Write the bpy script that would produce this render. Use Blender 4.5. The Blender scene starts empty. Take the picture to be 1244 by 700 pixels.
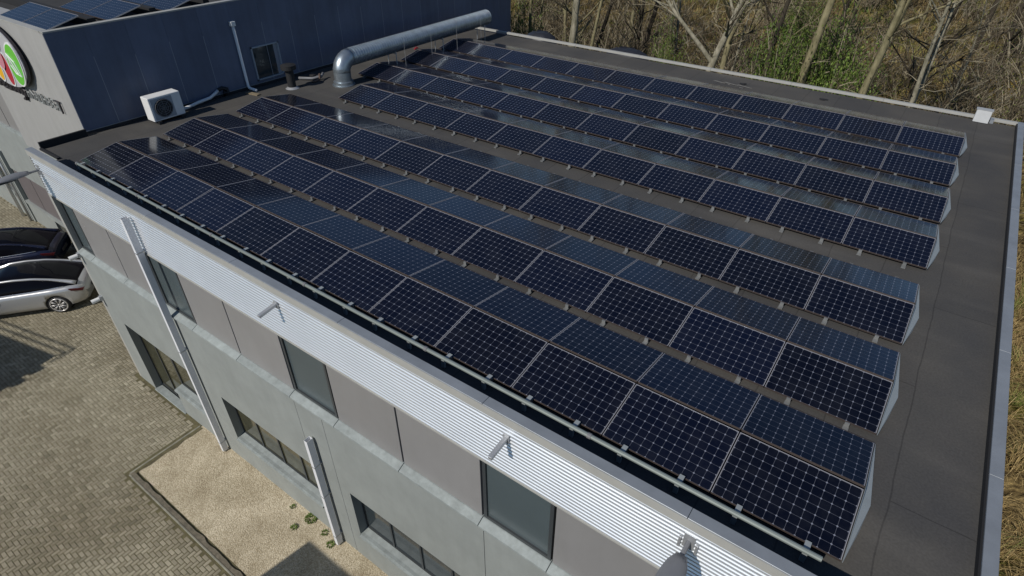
import bpy, bmesh, math, random
from mathutils import Vector, Matrix, noise
random.seed(7)
R = math.radians
S = bpy.context.scene
COL = S.collection

# ------------------------------------------------------------------ camera
cam = bpy.data.cameras.new('camera')
cam.sensor_width = 36.0
cam.lens = 719.3 / 1244 * 36.0
cam.clip_start = 0.1
cam.clip_end = 3000
co = bpy.data.objects.new('camera', cam)
COL.objects.link(co)
CAM = Vector((-0.9681, -6.2834, 6.6916))
co.matrix_world = Matrix(((0.8112060, -0.3466013, 0.4709696, CAM.x),
                          (0.5847542, 0.4770933, -0.6560827, CAM.y),
                          (0.0027027, 0.8076197, 0.5896975, CAM.z),
                          (0, 0, 0, 1)))
S.camera = co

# ------------------------------------------------------------------ sky, sun, exposure
SUN_EL, SUN_ROT = R(40), R(190)
world = bpy.data.worlds.new('World')
S.world = world
world.use_nodes = True
wn = world.node_tree
sky = wn.nodes.new('ShaderNodeTexSky')
sky.sky_type = 'NISHITA'
sky.sun_disc = False
sky.sun_elevation = SUN_EL
sky.sun_rotation = SUN_ROT
sky.dust_density = 0.05
sky.ozone_density = 5.0
sky.altitude = 600
wn.links.new(sky.outputs[0], wn.nodes['Background'].inputs[0])
wn.nodes['Background'].inputs[1].default_value = 0.07
sl = bpy.data.lights.new('sun', 'SUN')
sl.energy = 3.6
sl.angle = R(0.5)
sl.color = (1.0, 0.955, 0.89)
so = bpy.data.objects.new('sun', sl)
COL.objects.link(so)
to_sun = Vector((math.sin(SUN_ROT) * math.cos(SUN_EL), math.cos(SUN_ROT) * math.cos(SUN_EL), math.sin(SUN_EL)))
so.rotation_euler = to_sun.to_track_quat('Z', 'Y').to_euler()
so.location = to_sun * 60
S.view_settings.view_transform = 'Standard'
S.view_settings.look = 'None'
S.view_settings.gamma = 1.0
S.view_settings.use_curve_mapping = False
S.view_settings.exposure = 0.0

# ------------------------------------------------------------------ materials
MATS = {}
def mat(name, col, rough=0.6, metal=0.0, spec=0.5, var=0.0, scale=6.0, bump=0.0, bscale=40.0, col2=None, detail=4.0, stretch=(1, 1, 1)):
    m = bpy.data.materials.new(name)
    m.use_nodes = True
    nt = m.node_tree
    b = nt.nodes['Principled BSDF']
    b.inputs['Roughness'].default_value = rough
    b.inputs['Metallic'].default_value = metal
    b.inputs['Specular IOR Level'].default_value = spec
    b.inputs['Base Color'].default_value = (*col, 1)
    tc = nt.nodes.new('ShaderNodeTexCoord')
    mp = nt.nodes.new('ShaderNodeMapping')
    mp.inputs['Scale'].default_value = stretch
    nt.links.new(tc.outputs['Object'], mp.inputs[0])
    if var > 0 or col2:
        n = nt.nodes.new('ShaderNodeTexNoise')
        n.inputs['Scale'].default_value = scale
        n.inputs['Detail'].default_value = detail
        n.inputs['Roughness'].default_value = 0.65
        nt.links.new(mp.outputs[0], n.inputs['Vector'])
        r = nt.nodes.new('ShaderNodeValToRGB')
        if col2 is None:
            a = [c * (1 - var) for c in col]; z = [min(1, c * (1 + var)) for c in col]
        else:
            a, z = col, col2
        r.color_ramp.elements[0].position = 0.32
        r.color_ramp.elements[1].position = 0.68
        r.color_ramp.elements[0].color = (*a, 1)
        r.color_ramp.elements[1].color = (*z, 1)
        nt.links.new(n.outputs['Fac'], r.inputs[0])
        nt.links.new(r.outputs[0], b.inputs['Base Color'])
    if bump > 0:
        n2 = nt.nodes.new('ShaderNodeTexNoise')
        n2.inputs['Scale'].default_value = bscale
        n2.inputs['Detail'].default_value = 3
        nt.links.new(mp.outputs[0], n2.inputs['Vector'])
        bp = nt.nodes.new('ShaderNodeBump')
        bp.inputs['Strength'].default_value = bump
        bp.inputs['Distance'].default_value = 0.02
        nt.links.new(n2.outputs['Fac'], bp.inputs['Height'])
        nt.links.new(bp.outputs[0], b.inputs['Normal'])
    MATS[name] = m
    return m

M_concrete = mat('concrete', (0.275, 0.294, 0.278), 0.75, var=0.07, scale=1.3, bump=0.08, bscale=60)
def streaks(m, amt=0.16, sx=2.6, sz=0.22):
    nt = m.node_tree; b = nt.nodes['Principled BSDF']
    tc = nt.nodes.new('ShaderNodeTexCoord'); mp = nt.nodes.new('ShaderNodeMapping'); mp.inputs['Scale'].default_value = (sx, sx, sz)
    nt.links.new(tc.outputs['Object'], mp.inputs[0])
    n = nt.nodes.new('ShaderNodeTexNoise'); n.inputs['Scale'].default_value = 1.6; n.inputs['Detail'].default_value = 7; n.inputs['Roughness'].default_value = 0.7
    nt.links.new(mp.outputs[0], n.inputs['Vector'])
    r = nt.nodes.new('ShaderNodeValToRGB'); r.color_ramp.elements[0].position = 0.34; r.color_ramp.elements[1].position = 0.58
    r.color_ramp.elements[0].color = (1 - amt, 1 - amt, 1 - amt * 1.1, 1); r.color_ramp.elements[1].color = (1, 1, 1, 1)
    nt.links.new(n.outputs['Fac'], r.inputs[0])
    src = b.inputs['Base Color'].links[0].from_socket
    mx = nt.nodes.new('ShaderNodeMix'); mx.data_type = 'RGBA'; mx.blend_type = 'MULTIPLY'; mx.inputs[0].default_value = 1
    nt.links.new(src, mx.inputs[6]); nt.links.new(r.outputs[0], mx.inputs[7]); nt.links.new(mx.outputs[2], b.inputs['Base Color'])
    oi = nt.nodes.new('ShaderNodeObjectInfo'); mr = nt.nodes.new('ShaderNodeMapRange'); mr.inputs['To Min'].default_value = 0.93; mr.inputs['To Max'].default_value = 1.05
    nt.links.new(oi.outputs['Random'], mr.inputs[0])
    m2 = nt.nodes.new('ShaderNodeMix'); m2.data_type = 'RGBA'; m2.blend_type = 'MULTIPLY'; m2.inputs[0].default_value = 1
    nt.links.new(mx.outputs[2], m2.inputs[6]); nt.links.new(mr.outputs[0], m2.inputs[7]); nt.links.new(m2.outputs[2], b.inputs['Base Color'])
streaks(M_concrete, 0.06, 2.0, 0.35)
M_sill = mat('sill_concrete', (0.29, 0.32, 0.31), 0.7, var=0.14, scale=4)
streaks(M_sill, 0.15, 6, 6)
M_joint = mat('joint_dark', (0.05, 0.052, 0.05), 0.9)
M_taupe = mat('taupe_panel', (0.240, 0.233, 0.226), 0.42, var=0.05, scale=0.7)
streaks(M_taupe, 0.04, 1.5, 0.3)
M_frame = mat('anthracite_frame', (0.045, 0.05, 0.052), 0.4)
M_pane = mat('window_glass', (0.035, 0.045, 0.05), 0.07, spec=0.6)
M_blind = mat('blind', (0.075, 0.095, 0.10), 0.25, spec=0.5, var=0.05, scale=1)
M_fascia = mat('profiled_metal', (0.78, 0.80, 0.82), 0.37, metal=0.72, var=0.03, scale=1.2)
M_coping = mat('coping_metal', (0.255, 0.275, 0.295), 0.45, metal=0.25, var=0.12, scale=1.5)
M_copface = mat('coping_face', (0.36, 0.355, 0.325), 0.55, var=0.06, scale=2)
M_beige = mat('beige_cladding', (0.355, 0.35, 0.335), 0.55, var=0.04, scale=1.0)
M_blue = mat('slate_blue_cladding', (0.115, 0.138, 0.20), 0.42, spec=0.4, var=0.10, scale=0.8)
streaks(M_blue, 0.15, 1.8, 0.2)
streaks(M_beige, 0.10, 1.5, 0.3)
M_seam = mat('cladding_seam', (0.24, 0.26, 0.30), 0.5)
M_black = mat('black_bitumen', (0.012, 0.012, 0.013), 0.85)
M_alu = mat('aluminium', (0.46, 0.47, 0.48), 0.42, metal=0.55, var=0.06, scale=8)
M_foot = mat('foot_metal', (0.20, 0.205, 0.20), 0.5, metal=0.3, var=0.2, scale=3)
M_vent = mat('vent_white', (0.36, 0.37, 0.37), 0.5, var=0.06, scale=4)
M_white = mat('white_paint', (0.72, 0.72, 0.70), 0.45, var=0.04, scale=5)
M_galv = mat('galvanised_steel', (0.37, 0.42, 0.455), 0.36, metal=0.8, var=0.16, scale=5)
M_rubber = mat('black_rubber', (0.014, 0.014, 0.015), 0.7)
M_lampgrey = mat('lamp_grey', (0.17, 0.175, 0.185), 0.5, var=0.05, scale=4)
M_endplate = mat('end_plate_metal', (0.34, 0.37, 0.37), 0.5, metal=0.3, var=0.05, scale=3)
M_downpipe = mat('downpipe_metal', (0.72, 0.73, 0.75), 0.45, metal=0.0, var=0.04, scale=4)
M_red = mat('sign_red', (0.42, 0.02, 0.04), 0.35)
M_pink = mat('sign_pink', (0.55, 0.22, 0.27), 0.35)
M_green = mat('sign_green', (0.13, 0.50, 0.05), 0.35)
M_yellow = mat('sign_yellow', (0.80, 0.42, 0.02), 0.35)
M_signwhite = mat('sign_white', (0.75, 0.76, 0.74), 0.35)
M_signback = mat('sign_silver', (0.55, 0.55, 0.57), 0.35, metal=0.2)
M_signdark = mat('sign_dark', (0.03, 0.026, 0.03), 0.5)
M_signgrey = mat('sign_grey', (0.27, 0.28, 0.27), 0.5)
M_silver = mat('silver_paint', (0.52, 0.52, 0.51), 0.3, metal=0.55)
M_navy = mat('dark_blue_paint', (0.012, 0.015, 0.035), 0.2, metal=0.3, spec=0.7)
M_carglass = mat('car_glass', (0.004, 0.004, 0.006), 0.07, spec=0.12)
M_chrome = mat('chrome', (0.70, 0.70, 0.70), 0.18, metal=0.9)
M_rim = mat('alloy_rim', (0.62, 0.60, 0.57), 0.3, metal=0.5)
M_tail = mat('tail_lamp', (0.09, 0.012, 0.015), 0.15)
M_kerb = mat('kerb_concrete', (0.25, 0.24, 0.19), 0.85, var=0.3, scale=4)
M_soil = mat('dark_soil', (0.16, 0.138, 0.10), 0.95, var=0.35, scale=9, bump=0.5, bscale=70)
M_moss = mat('moss', (0.115, 0.10, 0.05), 0.95, var=0.35, scale=7)
M_wood = mat('timber', (0.20, 0.16, 0.10), 0.8, var=0.2, scale=5)
M_interior = mat('room_interior', (0.20, 0.19, 0.13), 0.8, var=0.25, scale=2)

def mat_roof():
    m = mat('roof_bitumen', (0.06, 0.055, 0.05), 0.88, spec=0.3)
    nt = m.node_tree; b = nt.nodes['Principled BSDF']
    tc = nt.nodes.new('ShaderNodeTexCoord')
    n1 = nt.nodes.new('ShaderNodeTexNoise'); n1.inputs['Scale'].default_value = 0.42; n1.inputs['Detail'].default_value = 6; n1.inputs['Roughness'].default_value = 0.6
    nt.links.new(tc.outputs['Object'], n1.inputs['Vector'])
    r1 = nt.nodes.new('ShaderNodeValToRGB')
    r1.color_ramp.elements[0].position = 0.36; r1.color_ramp.elements[0].color = (0.060, 0.059, 0.058, 1)
    r1.color_ramp.elements[1].position = 0.66; r1.color_ramp.elements[1].color = (0.090, 0.084, 0.074, 1)
    nt.links.new(n1.outputs['Fac'], r1.inputs[0])
    # mineral grit
    n2 = nt.nodes.new('ShaderNodeTexNoise'); n2.inputs['Scale'].default_value = 30; n2.inputs['Detail'].default_value = 5
    nt.links.new(tc.outputs['Object'], n2.inputs['Vector'])
    mx = nt.nodes.new('ShaderNodeMix'); mx.data_type = 'RGBA'; mx.blend_type = 'MULTIPLY'; mx.inputs[0].default_value = 0.6
    r2 = nt.nodes.new('ShaderNodeValToRGB'); r2.color_ramp.elements[0].position = 0.3; r2.color_ramp.elements[0].color = (0.74, 0.74, 0.74, 1); r2.color_ramp.elements[1].position = 0.7; r2.color_ramp.elements[1].color = (1.14, 1.14, 1.14, 1)
    nt.links.new(n2.outputs['Fac'], r2.inputs[0])
    nt.links.new(r1.outputs[0], mx.inputs[6]); nt.links.new(r2.outputs[0], mx.inputs[7])
    # membrane sheet laps, slightly wavy
    wv = nt.nodes.new('ShaderNodeTexNoise'); wv.inputs['Scale'].default_value = 0.9; wv.inputs['Detail'].default_value = 3
    nt.links.new(tc.outputs['Object'], wv.inputs['Vector'])
    add = nt.nodes.new('ShaderNodeMix'); add.data_type = 'RGBA'; add.blend_type = 'ADD'; add.inputs[0].default_value = 0.11
    nt.links.new(tc.outputs['Object'], add.inputs[6]); nt.links.new(wv.outputs['Color'], add.inputs[7])
    mp = nt.nodes.new('ShaderNodeMapping'); mp.inputs['Rotation'].default_value = (0, 0, R(90)); mp.inputs['Location'].default_value = (0.3, 0.62, 0)
    nt.links.new(add.outputs[2], mp.inputs[0])
    br = nt.nodes.new('ShaderNodeTexBrick'); br.inputs['Scale'].default_value = 1.0
    br.inputs['Brick Width'].default_value = 5.0; br.inputs['Row Height'].default_value = 1.0; br.inputs['Mortar Size'].default_value = 0.014
    br.inputs['Mortar Smooth'].default_value = 0.6
    br.inputs['Color1'].default_value = (1, 1, 1, 1); br.inputs['Color2'].default_value = (0.88, 0.88, 0.89, 1); br.inputs['Mortar'].default_value = (0.52, 0.52, 0.53, 1)
    nt.links.new(mp.outputs[0], br.inputs['Vector'])
    m2 = nt.nodes.new('ShaderNodeMix'); m2.data_type = 'RGBA'; m2.blend_type = 'MULTIPLY'; m2.inputs[0].default_value = 0.75
    nt.links.new(mx.outputs[2], m2.inputs[6]); nt.links.new(br.outputs['Color'], m2.inputs[7])
    # pale dried puddle streaks
    n4 = nt.nodes.new('ShaderNodeTexNoise'); n4.inputs['Scale'].default_value = 0.5; n4.inputs['Detail'].default_value = 4
    mp4 = nt.nodes.new('ShaderNodeMapping'); mp4.inputs['Scale'].default_value = (0.35, 2.2, 1); nt.links.new(tc.outputs['Object'], mp4.inputs[0]); nt.links.new(mp4.outputs[0], n4.inputs['Vector'])
    r4 = nt.nodes.new('ShaderNodeValToRGB'); r4.color_ramp.elements[0].position = 0.55; r4.color_ramp.elements[0].color = (0, 0, 0, 1); r4.color_ramp.elements[1].position = 0.75; r4.color_ramp.elements[1].color = (0.022, 0.020, 0.017, 1)
    nt.links.new(n4.outputs['Fac'], r4.inputs[0])
    m3 = nt.nodes.new('ShaderNodeMix'); m3.data_type = 'RGBA'; m3.blend_type = 'ADD'; m3.inputs[0].default_value = 1
    nt.links.new(m2.outputs[2], m3.inputs[6]); nt.links.new(r4.outputs[0], m3.inputs[7])
    nt.links.new(m3.outputs[2], b.inputs['Base Color'])
    bp = nt.nodes.new('ShaderNodeBump'); bp.inputs['Strength'].default_value = 0.25; bp.inputs['Distance'].default_value = 0.01
    nt.links.new(n2.outputs['Fac'], bp.inputs['Height']); nt.links.new(bp.outputs[0], b.inputs['Normal'])
    return m
M_roof = mat_roof()

def mat_cells():
    """monocrystalline cells: 12 x 8, cut corners, fine pale grid; panel-local metres"""
    m = mat('solar_cells', (0.006, 0.007, 0.014), 0.06, spec=0.45)
    nt = m.node_tree; b = nt.nodes['Principled BSDF']
    b.inputs['Specular Tint'].default_value = (0.62, 0.78, 1.0, 1)
    tc = nt.nodes.new('ShaderNodeTexCoord'); sp = nt.nodes.new('ShaderNodeSeparateXYZ')
    nt.links.new(tc.outputs['Object'], sp.inputs[0])
    def mth(op, a, b_=None, v=None):
        n = nt.nodes.new('ShaderNodeMath'); n.operation = op
        for i, x in enumerate((a, b_, v)):
            if x is None: continue
            if isinstance(x, (int, float)): n.inputs[i].default_value = x
            else: nt.links.new(x, n.inputs[i])
        return n.outputs[0]
    def axis(o, off, pitch):
        f = mth('FRACT', mth('DIVIDE', mth('ADD', o, off), pitch))
        return mth('MULTIPLY', mth('MINIMUM', f, mth('SUBTRACT', 1.0, f)), pitch)
    ex = axis(sp.outputs['X'], 0.7656 + 1.276, 0.1276)
    ey = axis(sp.outputs['Y'], 1.276 - 0.0126, 0.1276)
    line = mth('LESS_THAN', mth('MINIMUM', ex, ey), 0.0022)
    dia = mth('LESS_THAN', mth('ADD', ex, ey), 0.0150)
    bx = mth('GREATER_THAN', mth('ABSOLUTE', sp.outputs['X']), 0.7656)
    by = mth('GREATER_THAN', mth('ABSOLUTE', mth('SUBTRACT', sp.outputs['Y'], 0.523)), 0.5104)
    inside = mth('SUBTRACT', 1.0, mth('MINIMUM', mth('ADD', bx, by), 1.0))
    f = mth('MULTIPLY', mth('MINIMUM', mth('ADD', mth('MULTIPLY', line, 0.42), dia), 1.0), inside)
    oi = nt.nodes.new('ShaderNodeObjectInfo')
    cr = nt.nodes.new('ShaderNodeValToRGB')
    cr.color_ramp.elements[0].color = (0.0028, 0.0034, 0.0075, 1)
    cr.color_ramp.elements[1].color = (0.0040, 0.0058, 0.0160, 1)
    nt.links.new(oi.outputs['Random'], cr.inputs[0])
    mx = nt.nodes.new('ShaderNodeMix'); mx.data_type = 'RGBA'
    mx.inputs[7].default_value = (0.20, 0.215, 0.26, 1)
    nt.links.new(f, mx.inputs[0]); nt.links.new(cr.outputs[0], mx.inputs[6])
    vo = nt.nodes.new('ShaderNodeVectorMath'); vo.operation = 'ADD'
    cb3 = nt.nodes.new('ShaderNodeCombineXYZ'); mo = mth('MULTIPLY', oi.outputs['Random'], 57.0)
    nt.links.new(mo, cb3.inputs[0]); nt.links.new(mo, cb3.inputs[1])
    nt.links.new(tc.outputs['Object'], vo.inputs[0]); nt.links.new(cb3.outputs[0], vo.inputs[1])
    nd = nt.nodes.new('ShaderNodeTexNoise'); nd.inputs['Scale'].default_value = 2.2; nd.inputs['Detail'].default_value = 7; nd.inputs['Roughness'].default_value = 0.7
    nt.links.new(vo.outputs[0], nd.inputs['Vector'])
    dr_ = nt.nodes.new('ShaderNodeMapRange'); dr_.inputs['From Min'].default_value = 0.42; dr_.inputs['From Max'].default_value = 0.78; dr_.inputs['To Min'].default_value = 0.0; dr_.inputs['To Max'].default_value = 0.035
    nt.links.new(nd.outputs['Fac'], dr_.inputs[0])
    md_ = nt.nodes.new('ShaderNodeMix'); md_.data_type = 'RGBA'; md_.inputs[7].default_value = (0.26, 0.27, 0.28, 1)
    nt.links.new(dr_.outputs[0], md_.inputs[0]); nt.links.new(mx.outputs[2], md_.inputs[6])
    nt.links.new(md_.outputs[2], b.inputs['Base Color'])
    # slightly dusty glass
    n = nt.nodes.new('ShaderNodeTexNoise'); n.inputs['Scale'].default_value = 3.0; n.inputs['Detail'].default_value = 5
    nt.links.new(tc.outputs['Object'], n.inputs['Vector'])
    rr = nt.nodes.new('ShaderNodeMapRange'); rr.inputs['To Min'].default_value = 0.09; rr.inputs['To Max'].default_value = 0.17
    nt.links.new(n.outputs['Fac'], rr.inputs[0]); nt.links.new(rr.outputs[0], b.inputs['Roughness'])
    return m
M_cells = mat_cells()
M_pshade = mat('panel_shade_edge', (0.055, 0.042, 0.036), 0.6)  # dark brown stands in for the shadow line under the low edge
M_pframe = mat('panel_frame', (0.42, 0.41, 0.42), 0.45, metal=0.4)

def mat_attr(name, rough, attr='tone', ramp=((0, (0.1, 0.1, 0.1)), (1, (0.3, 0.3, 0.3))), spec=0.3, trans=0.0, bigvar=None):
    m = bpy.data.materials.new(name); m.use_nodes = True
    nt = m.node_tree; b = nt.nodes['Principled BSDF']
    b.inputs['Roughness'].default_value = rough; b.inputs['Specular IOR Level'].default_value = spec
    a = nt.nodes.new('ShaderNodeAttribute'); a.attribute_name = attr
    r = nt.nodes.new('ShaderNodeValToRGB')
    while len(r.color_ramp.elements) < len(ramp): r.color_ramp.elements.new(0.5)
    for e, (p, c) in zip(r.color_ramp.elements, ramp): e.position = p; e.color = (*c, 1)
    nt.links.new(a.outputs['Fac'], r.inputs[0])
    out = r.outputs[0]
    if bigvar:
        tc = nt.nodes.new('ShaderNodeTexCoord'); n = nt.nodes.new('ShaderNodeTexNoise'); n.inputs['Scale'].default_value = bigvar[0]; n.inputs['Detail'].default_value = 5
        nt.links.new(tc.outputs['Object'], n.inputs['Vector'])
        r2 = nt.nodes.new('ShaderNodeValToRGB'); r2.color_ramp.elements[0].position = 0.35; r2.color_ramp.elements[1].position = 0.65
        r2.color_ramp.elements[0].color = (*bigvar[1], 1); r2.color_ramp.elements[1].color = (*bigvar[2], 1)
        nt.links.new(n.outputs['Fac'], r2.inputs[0])
        mx = nt.nodes.new('ShaderNodeMix'); mx.data_type = 'RGBA'; mx.blend_type = 'MULTIPLY'; mx.inputs[0].default_value = 1
        nt.links.new(out, mx.inputs[6]); nt.links.new(r2.outputs[0], mx.inputs[7]); out = mx.outputs[2]
    nt.links.new(out, b.inputs['Base Color'])
    if trans > 0:
        b.inputs['Transmission Weight'].default_value = 0
    MATS[name] = m
    return m

# ------------------------------------------------------------------ mesh helper
class MB:
    def __init__(self): self.v = []; self.f = []; self.t = []; self.mi = []
    def add(self, vs, fs, tone=0.5, mi=0):
        o = len(self.v); self.v += [tuple(p) for p in vs]
        for f in fs: self.f.append([i + o for i in f]); self.t.append(tone); self.mi.append(mi)
    def box(self, x0, x1, y0, y1, z0, z1, tone=0.5, mi=0, M=None):
        vs = [Vector((x, y, z)) for z in (z0, z1) for y in (y0, y1) for x in (x0, x1)]
        if M: vs = [M @ p for p in vs]
        self.add(vs, [(0, 2, 3, 1), (4, 5, 7, 6), (0, 1, 5, 4), (2, 6, 7, 3), (0, 4, 6, 2), (1, 3, 7, 5)], tone, mi)
    def tube(self, pts, rad, n=10, tone=0.5, caps=True, mi=0):
        pts = [Vector(p) for p in pts]
        if isinstance(rad, (int, float)): rad = [rad] * len(pts)
        vs = []; prev = None
        for i, p in enumerate(pts):
            d = (pts[min(i + 1, len(pts) - 1)] - pts[max(i - 1, 0)])
            if d.length < 1e-9: d = Vector((0, 0, 1))
            d.normalize()
            a = prev if prev is not None else (Vector((0, 0, 1)) if abs(d.z) < 0.9 else Vector((1, 0, 0)))
            x = (a - d * a.dot(d))
            if x.length < 1e-6: x = Vector((1, 0, 0)) - d * d.x
            x.normalize(); y = d.cross(x); prev = x
            for k in range(n):
                t = 2 * math.pi * k / n
                vs.append(p + (x * math.cos(t) + y * math.sin(t)) * rad[i])
        fs = []
        for i in range(len(pts) - 1):
            for k in range(n):
                fs.append((i * n + k, i * n + (k + 1) % n, (i + 1) * n + (k + 1) % n, (i + 1) * n + k))
        if caps:
            fs.append(tuple(range(n - 1, -1, -1))); fs.append(tuple((len(pts) - 1) * n + k for k in range(n)))
        self.add(vs, fs, tone, mi)
    def extrude(self, prof, a, b, close=True, tone=0.5, mi=0):
        """prof: list of Vector offsets; swept from point a to point b (offset added)"""
        n = len(prof); vs = [Vector(a) + p for p in prof] + [Vector(b) + p for p in prof]
        fs = [(i, (i + 1) % n, n + (i + 1) % n, n + i) for i in range(n if close else n - 1)]
        if close: fs += [tuple(range(n - 1, -1, -1)), tuple(range(n, 2 * n))]
        self.add(vs, fs, tone, mi)
    def build(self, name, m, parent=None, smooth=False, bevel=0.0, loc=None, link=True):
        me = bpy.data.meshes.new(name)
        me.from_pydata(self.v, [], self.f)
        at = me.attributes.new('tone', 'FLOAT', 'FACE')
        at.data.foreach_set('value', self.t)
        for x in (m if isinstance(m, (list, tuple)) else [m]): me.materials.append(x)
        me.polygons.foreach_set('material_index', self.mi)
        if bevel > 0 or True:
            bm = bmesh.new(); bm.from_mesh(me)
            bmesh.ops.recalc_face_normals(bm, faces=bm.faces)
            if bevel > 0:
                bmesh.ops.bevel(bm, geom=list(bm.edges), offset=bevel, segments=1, affect='EDGES', clamp_overlap=True)
            bm.to_mesh(me); bm.free()
        if smooth: me.polygons.foreach_set('use_smooth', [True] * len(me.polygons))
        me.update()
        o = bpy.data.objects.new(name, me)
        COL.objects.link(o)
        if parent: o.parent = parent
        if loc is not None: o.location = loc
        return o

def tag(o, label=None, cat=None, group=None, kind=None):
    if label: o['label'] = label
    if cat: o['category'] = cat
    if group: o['group'] = group
    if kind: o['kind'] = kind
    return o
def empty(name, loc=(0, 0, 0), rot=(0, 0, 0)):
    o = bpy.data.objects.new(name, None); COL.objects.link(o)
    o.empty_display_size = 0.2; o.location = loc; o.rotation_euler = rot
    return o
def copy_tree(o, parent=None):
    c = o.copy(); COL.objects.link(c); c.parent = parent
    for ch in list(o.children): copy_tree(ch, c)
    return c
def ordinal(n):
    return ['', 'first', 'second', 'third', 'fourth', 'fifth', 'sixth', 'seventh', 'eighth', 'ninth', 'tenth', 'eleventh', 'twelfth', 'thirteenth', 'fourteenth', 'fifteenth', 'sixteenth'][n]

ZG = -7.63          # street level; the flat roof is z = 0
YC = -1.88          # concrete and fascia face
YW = -1.74          # window line
def W(X, Z, y, y0=-1.85):
    k = (y - CAM.y) / (y0 - CAM.y)
    return CAM.x + (X - CAM.x) * k, CAM.z + (Z - CAM.z) * k
XL, XR = -19.72, 1.45
YB = 17.2           # rear edge
def wall_x(y): return -20.95 + 0.026 * y

# ------------------------------------------------------------------ terrain
def terrain_z(x, y):
    d = max(0.0, y - 19.0); e = max(0.0, x - 2.2)
    z = ZG + 0.05 * d + 0.35 * min(e, 8.0) * (1 if y > -4 else max(0, 1 + (y + 4) / 4))
    if d > 0 or e > 0:
        k = min(1, max(d, e) / 3)
        z += k * (0.55 * noise.noise(Vector((x * 0.13, y * 0.13, 0))) + 0.25 * noise.noise(Vector((x * 0.5, y * 0.5, 3))))
    return z
def mat_litter():
    m = mat('leaf_litter', (0.10, 0.07, 0.04), 0.95, spec=0.15)
    nt = m.node_tree; b = nt.nodes['Principled BSDF']; tc = nt.nodes.new('ShaderNodeTexCoord')
    def nz(s, d, lo, hi, a, z):
        n = nt.nodes.new('ShaderNodeTexNoise'); n.inputs['Scale'].default_value = s; n.inputs['Detail'].default_value = d; n.inputs['Roughness'].default_value = 0.7
        nt.links.new(tc.outputs['Object'], n.inputs['Vector'])
        r = nt.nodes.new('ShaderNodeValToRGB'); r.color_ramp.elements[0].position = lo; r.color_ramp.elements[1].position = hi
        r.color_ramp.elements[0].color = (*a, 1); r.color_ramp.elements[1].color = (*z, 1)
        nt.links.new(n.outputs['Fac'], r.inputs[0]); return r.outputs[0], n.outputs['Fac']
    c1, _ = nz(2.5, 8, 0.35, 0.68, (0.095, 0.067, 0.032), (0.36, 0.27, 0.12))
    c2, _ = nz(0.22, 6, 0.46, 0.60, (1, 1, 1), (0.58, 0.72, 0.36))
    mx = nt.nodes.new('ShaderNodeMix'); mx.data_type = 'RGBA'; mx.blend_type = 'MULTIPLY'; mx.inputs[0].default_value = 1
    nt.links.new(c1, mx.inputs[6]); nt.links.new(c2, mx.inputs[7])
    c3, h = nz(5, 8, 0.36, 0.64, (0.25, 0.22, 0.20), (1.25, 1.22, 1.15))
    m2 = nt.nodes.new('ShaderNodeMix'); m2.data_type = 'RGBA'; m2.blend_type = 'MULTIPLY'; m2.inputs[0].default_value = 0.8
    nt.links.new(mx.outputs[2], m2.inputs[6]); nt.links.new(c3, m2.inputs[7])
    nt.links.new(m2.outputs[2], b.inputs['Base Color'])
    bp = nt.nodes.new('ShaderNodeBump'); bp.inputs['Strength'].default_value = 0.8; bp.inputs['Distance'].default_value = 0.12
    nt.links.new(h, bp.inputs['Height']); nt.links.new(bp.outputs[0], b.inputs['Normal'])
    return m
M_litter = mat_litter()
g = MB()
xs = [-900, -400, -200, -120] + [-90 + 1.5 * i for i in range(121)] + [120, 200, 400, 900]
ys = [-900, -400, -150, -60, -30, -16, -8, -4, 0, 4, 8, 12, 16] + [18 + 1.5 * i for i in range(75)] + [150, 250, 500, 900]
idx = {}
vs = []
for j, y in enumerate(ys):
    for i, x in enumerate(xs):
        idx[i, j] = len(vs)
        vs.append((x, y, terrain_z(max(-120, min(120, x)), min(y, 130)) - 0.06))
fs = [(idx[i, j], idx[i + 1, j], idx[i + 1, j + 1], idx[i, j + 1]) for j in range(len(ys) - 1) for i in range(len(xs) - 1)]
g.add(vs, fs)
tag(g.build('ground', M_litter, smooth=True), kind='structure')

# herringbone brick paving: real bricks over a mossy bed
M_brick = mat_attr('paving_bricks', 0.85, ramp=((0, (0.225, 0.204, 0.15)), (0.5, (0.315, 0.287, 0.215)), (1, (0.41, 0.376, 0.29))), spec=0.25,
                   bigvar=(0.45, (0.74, 0.71, 0.66), (1.04, 1.03, 1.0)))
bedm = MB(); bedm.add([(-60, -40, ZG - 0.012), (-8, -40, ZG - 0.012), (-8, 1.2, ZG - 0.012), (-60, 1.2, ZG - 0.012)], [(0, 1, 2, 3)])
tag(bedm.build('paving_bed', M_moss), kind='structure')
KX, KY = -15.95, -4.1        # corner of the gravel bed
pv = MB()
bw, bl, gp = 0.105, 0.21, 0.0075
def brick(cx, cy, horiz):
    hx, hy = (bl / 2 - gp, bw / 2 - gp) if horiz else (bw / 2 - gp, bl / 2 - gp)
    if cx > KX - 0.14 and cy > KY - 0.14: return
    if cy > 0.6 or (cx > -19.9 and cy > YC - 0.12): return
    if cx > -10 or cy < -10.5: return
    dz = random.gauss(0, 0.0018); t = min(1, max(0, random.gauss(0.5, 0.2)))
    h = ZG + dz; b_ = 0.008
    v = [(cx - hx, cy - hy, h - 0.012), (cx + hx, cy - hy, h - 0.012), (cx + hx, cy + hy, h - 0.012), (cx - hx, cy + hy, h - 0.012),
         (cx - hx + b_, cy - hy + b_, h), (cx + hx - b_, cy - hy + b_, h), (cx + hx - b_, cy + hy - b_, h), (cx - hx + b_, cy + hy - b_, h)]
    pv.add(v, [(4, 5, 6, 7), (0, 1, 5, 4), (1, 2, 6, 5), (2, 3, 7, 6), (3, 0, 4, 7)], t)
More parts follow.
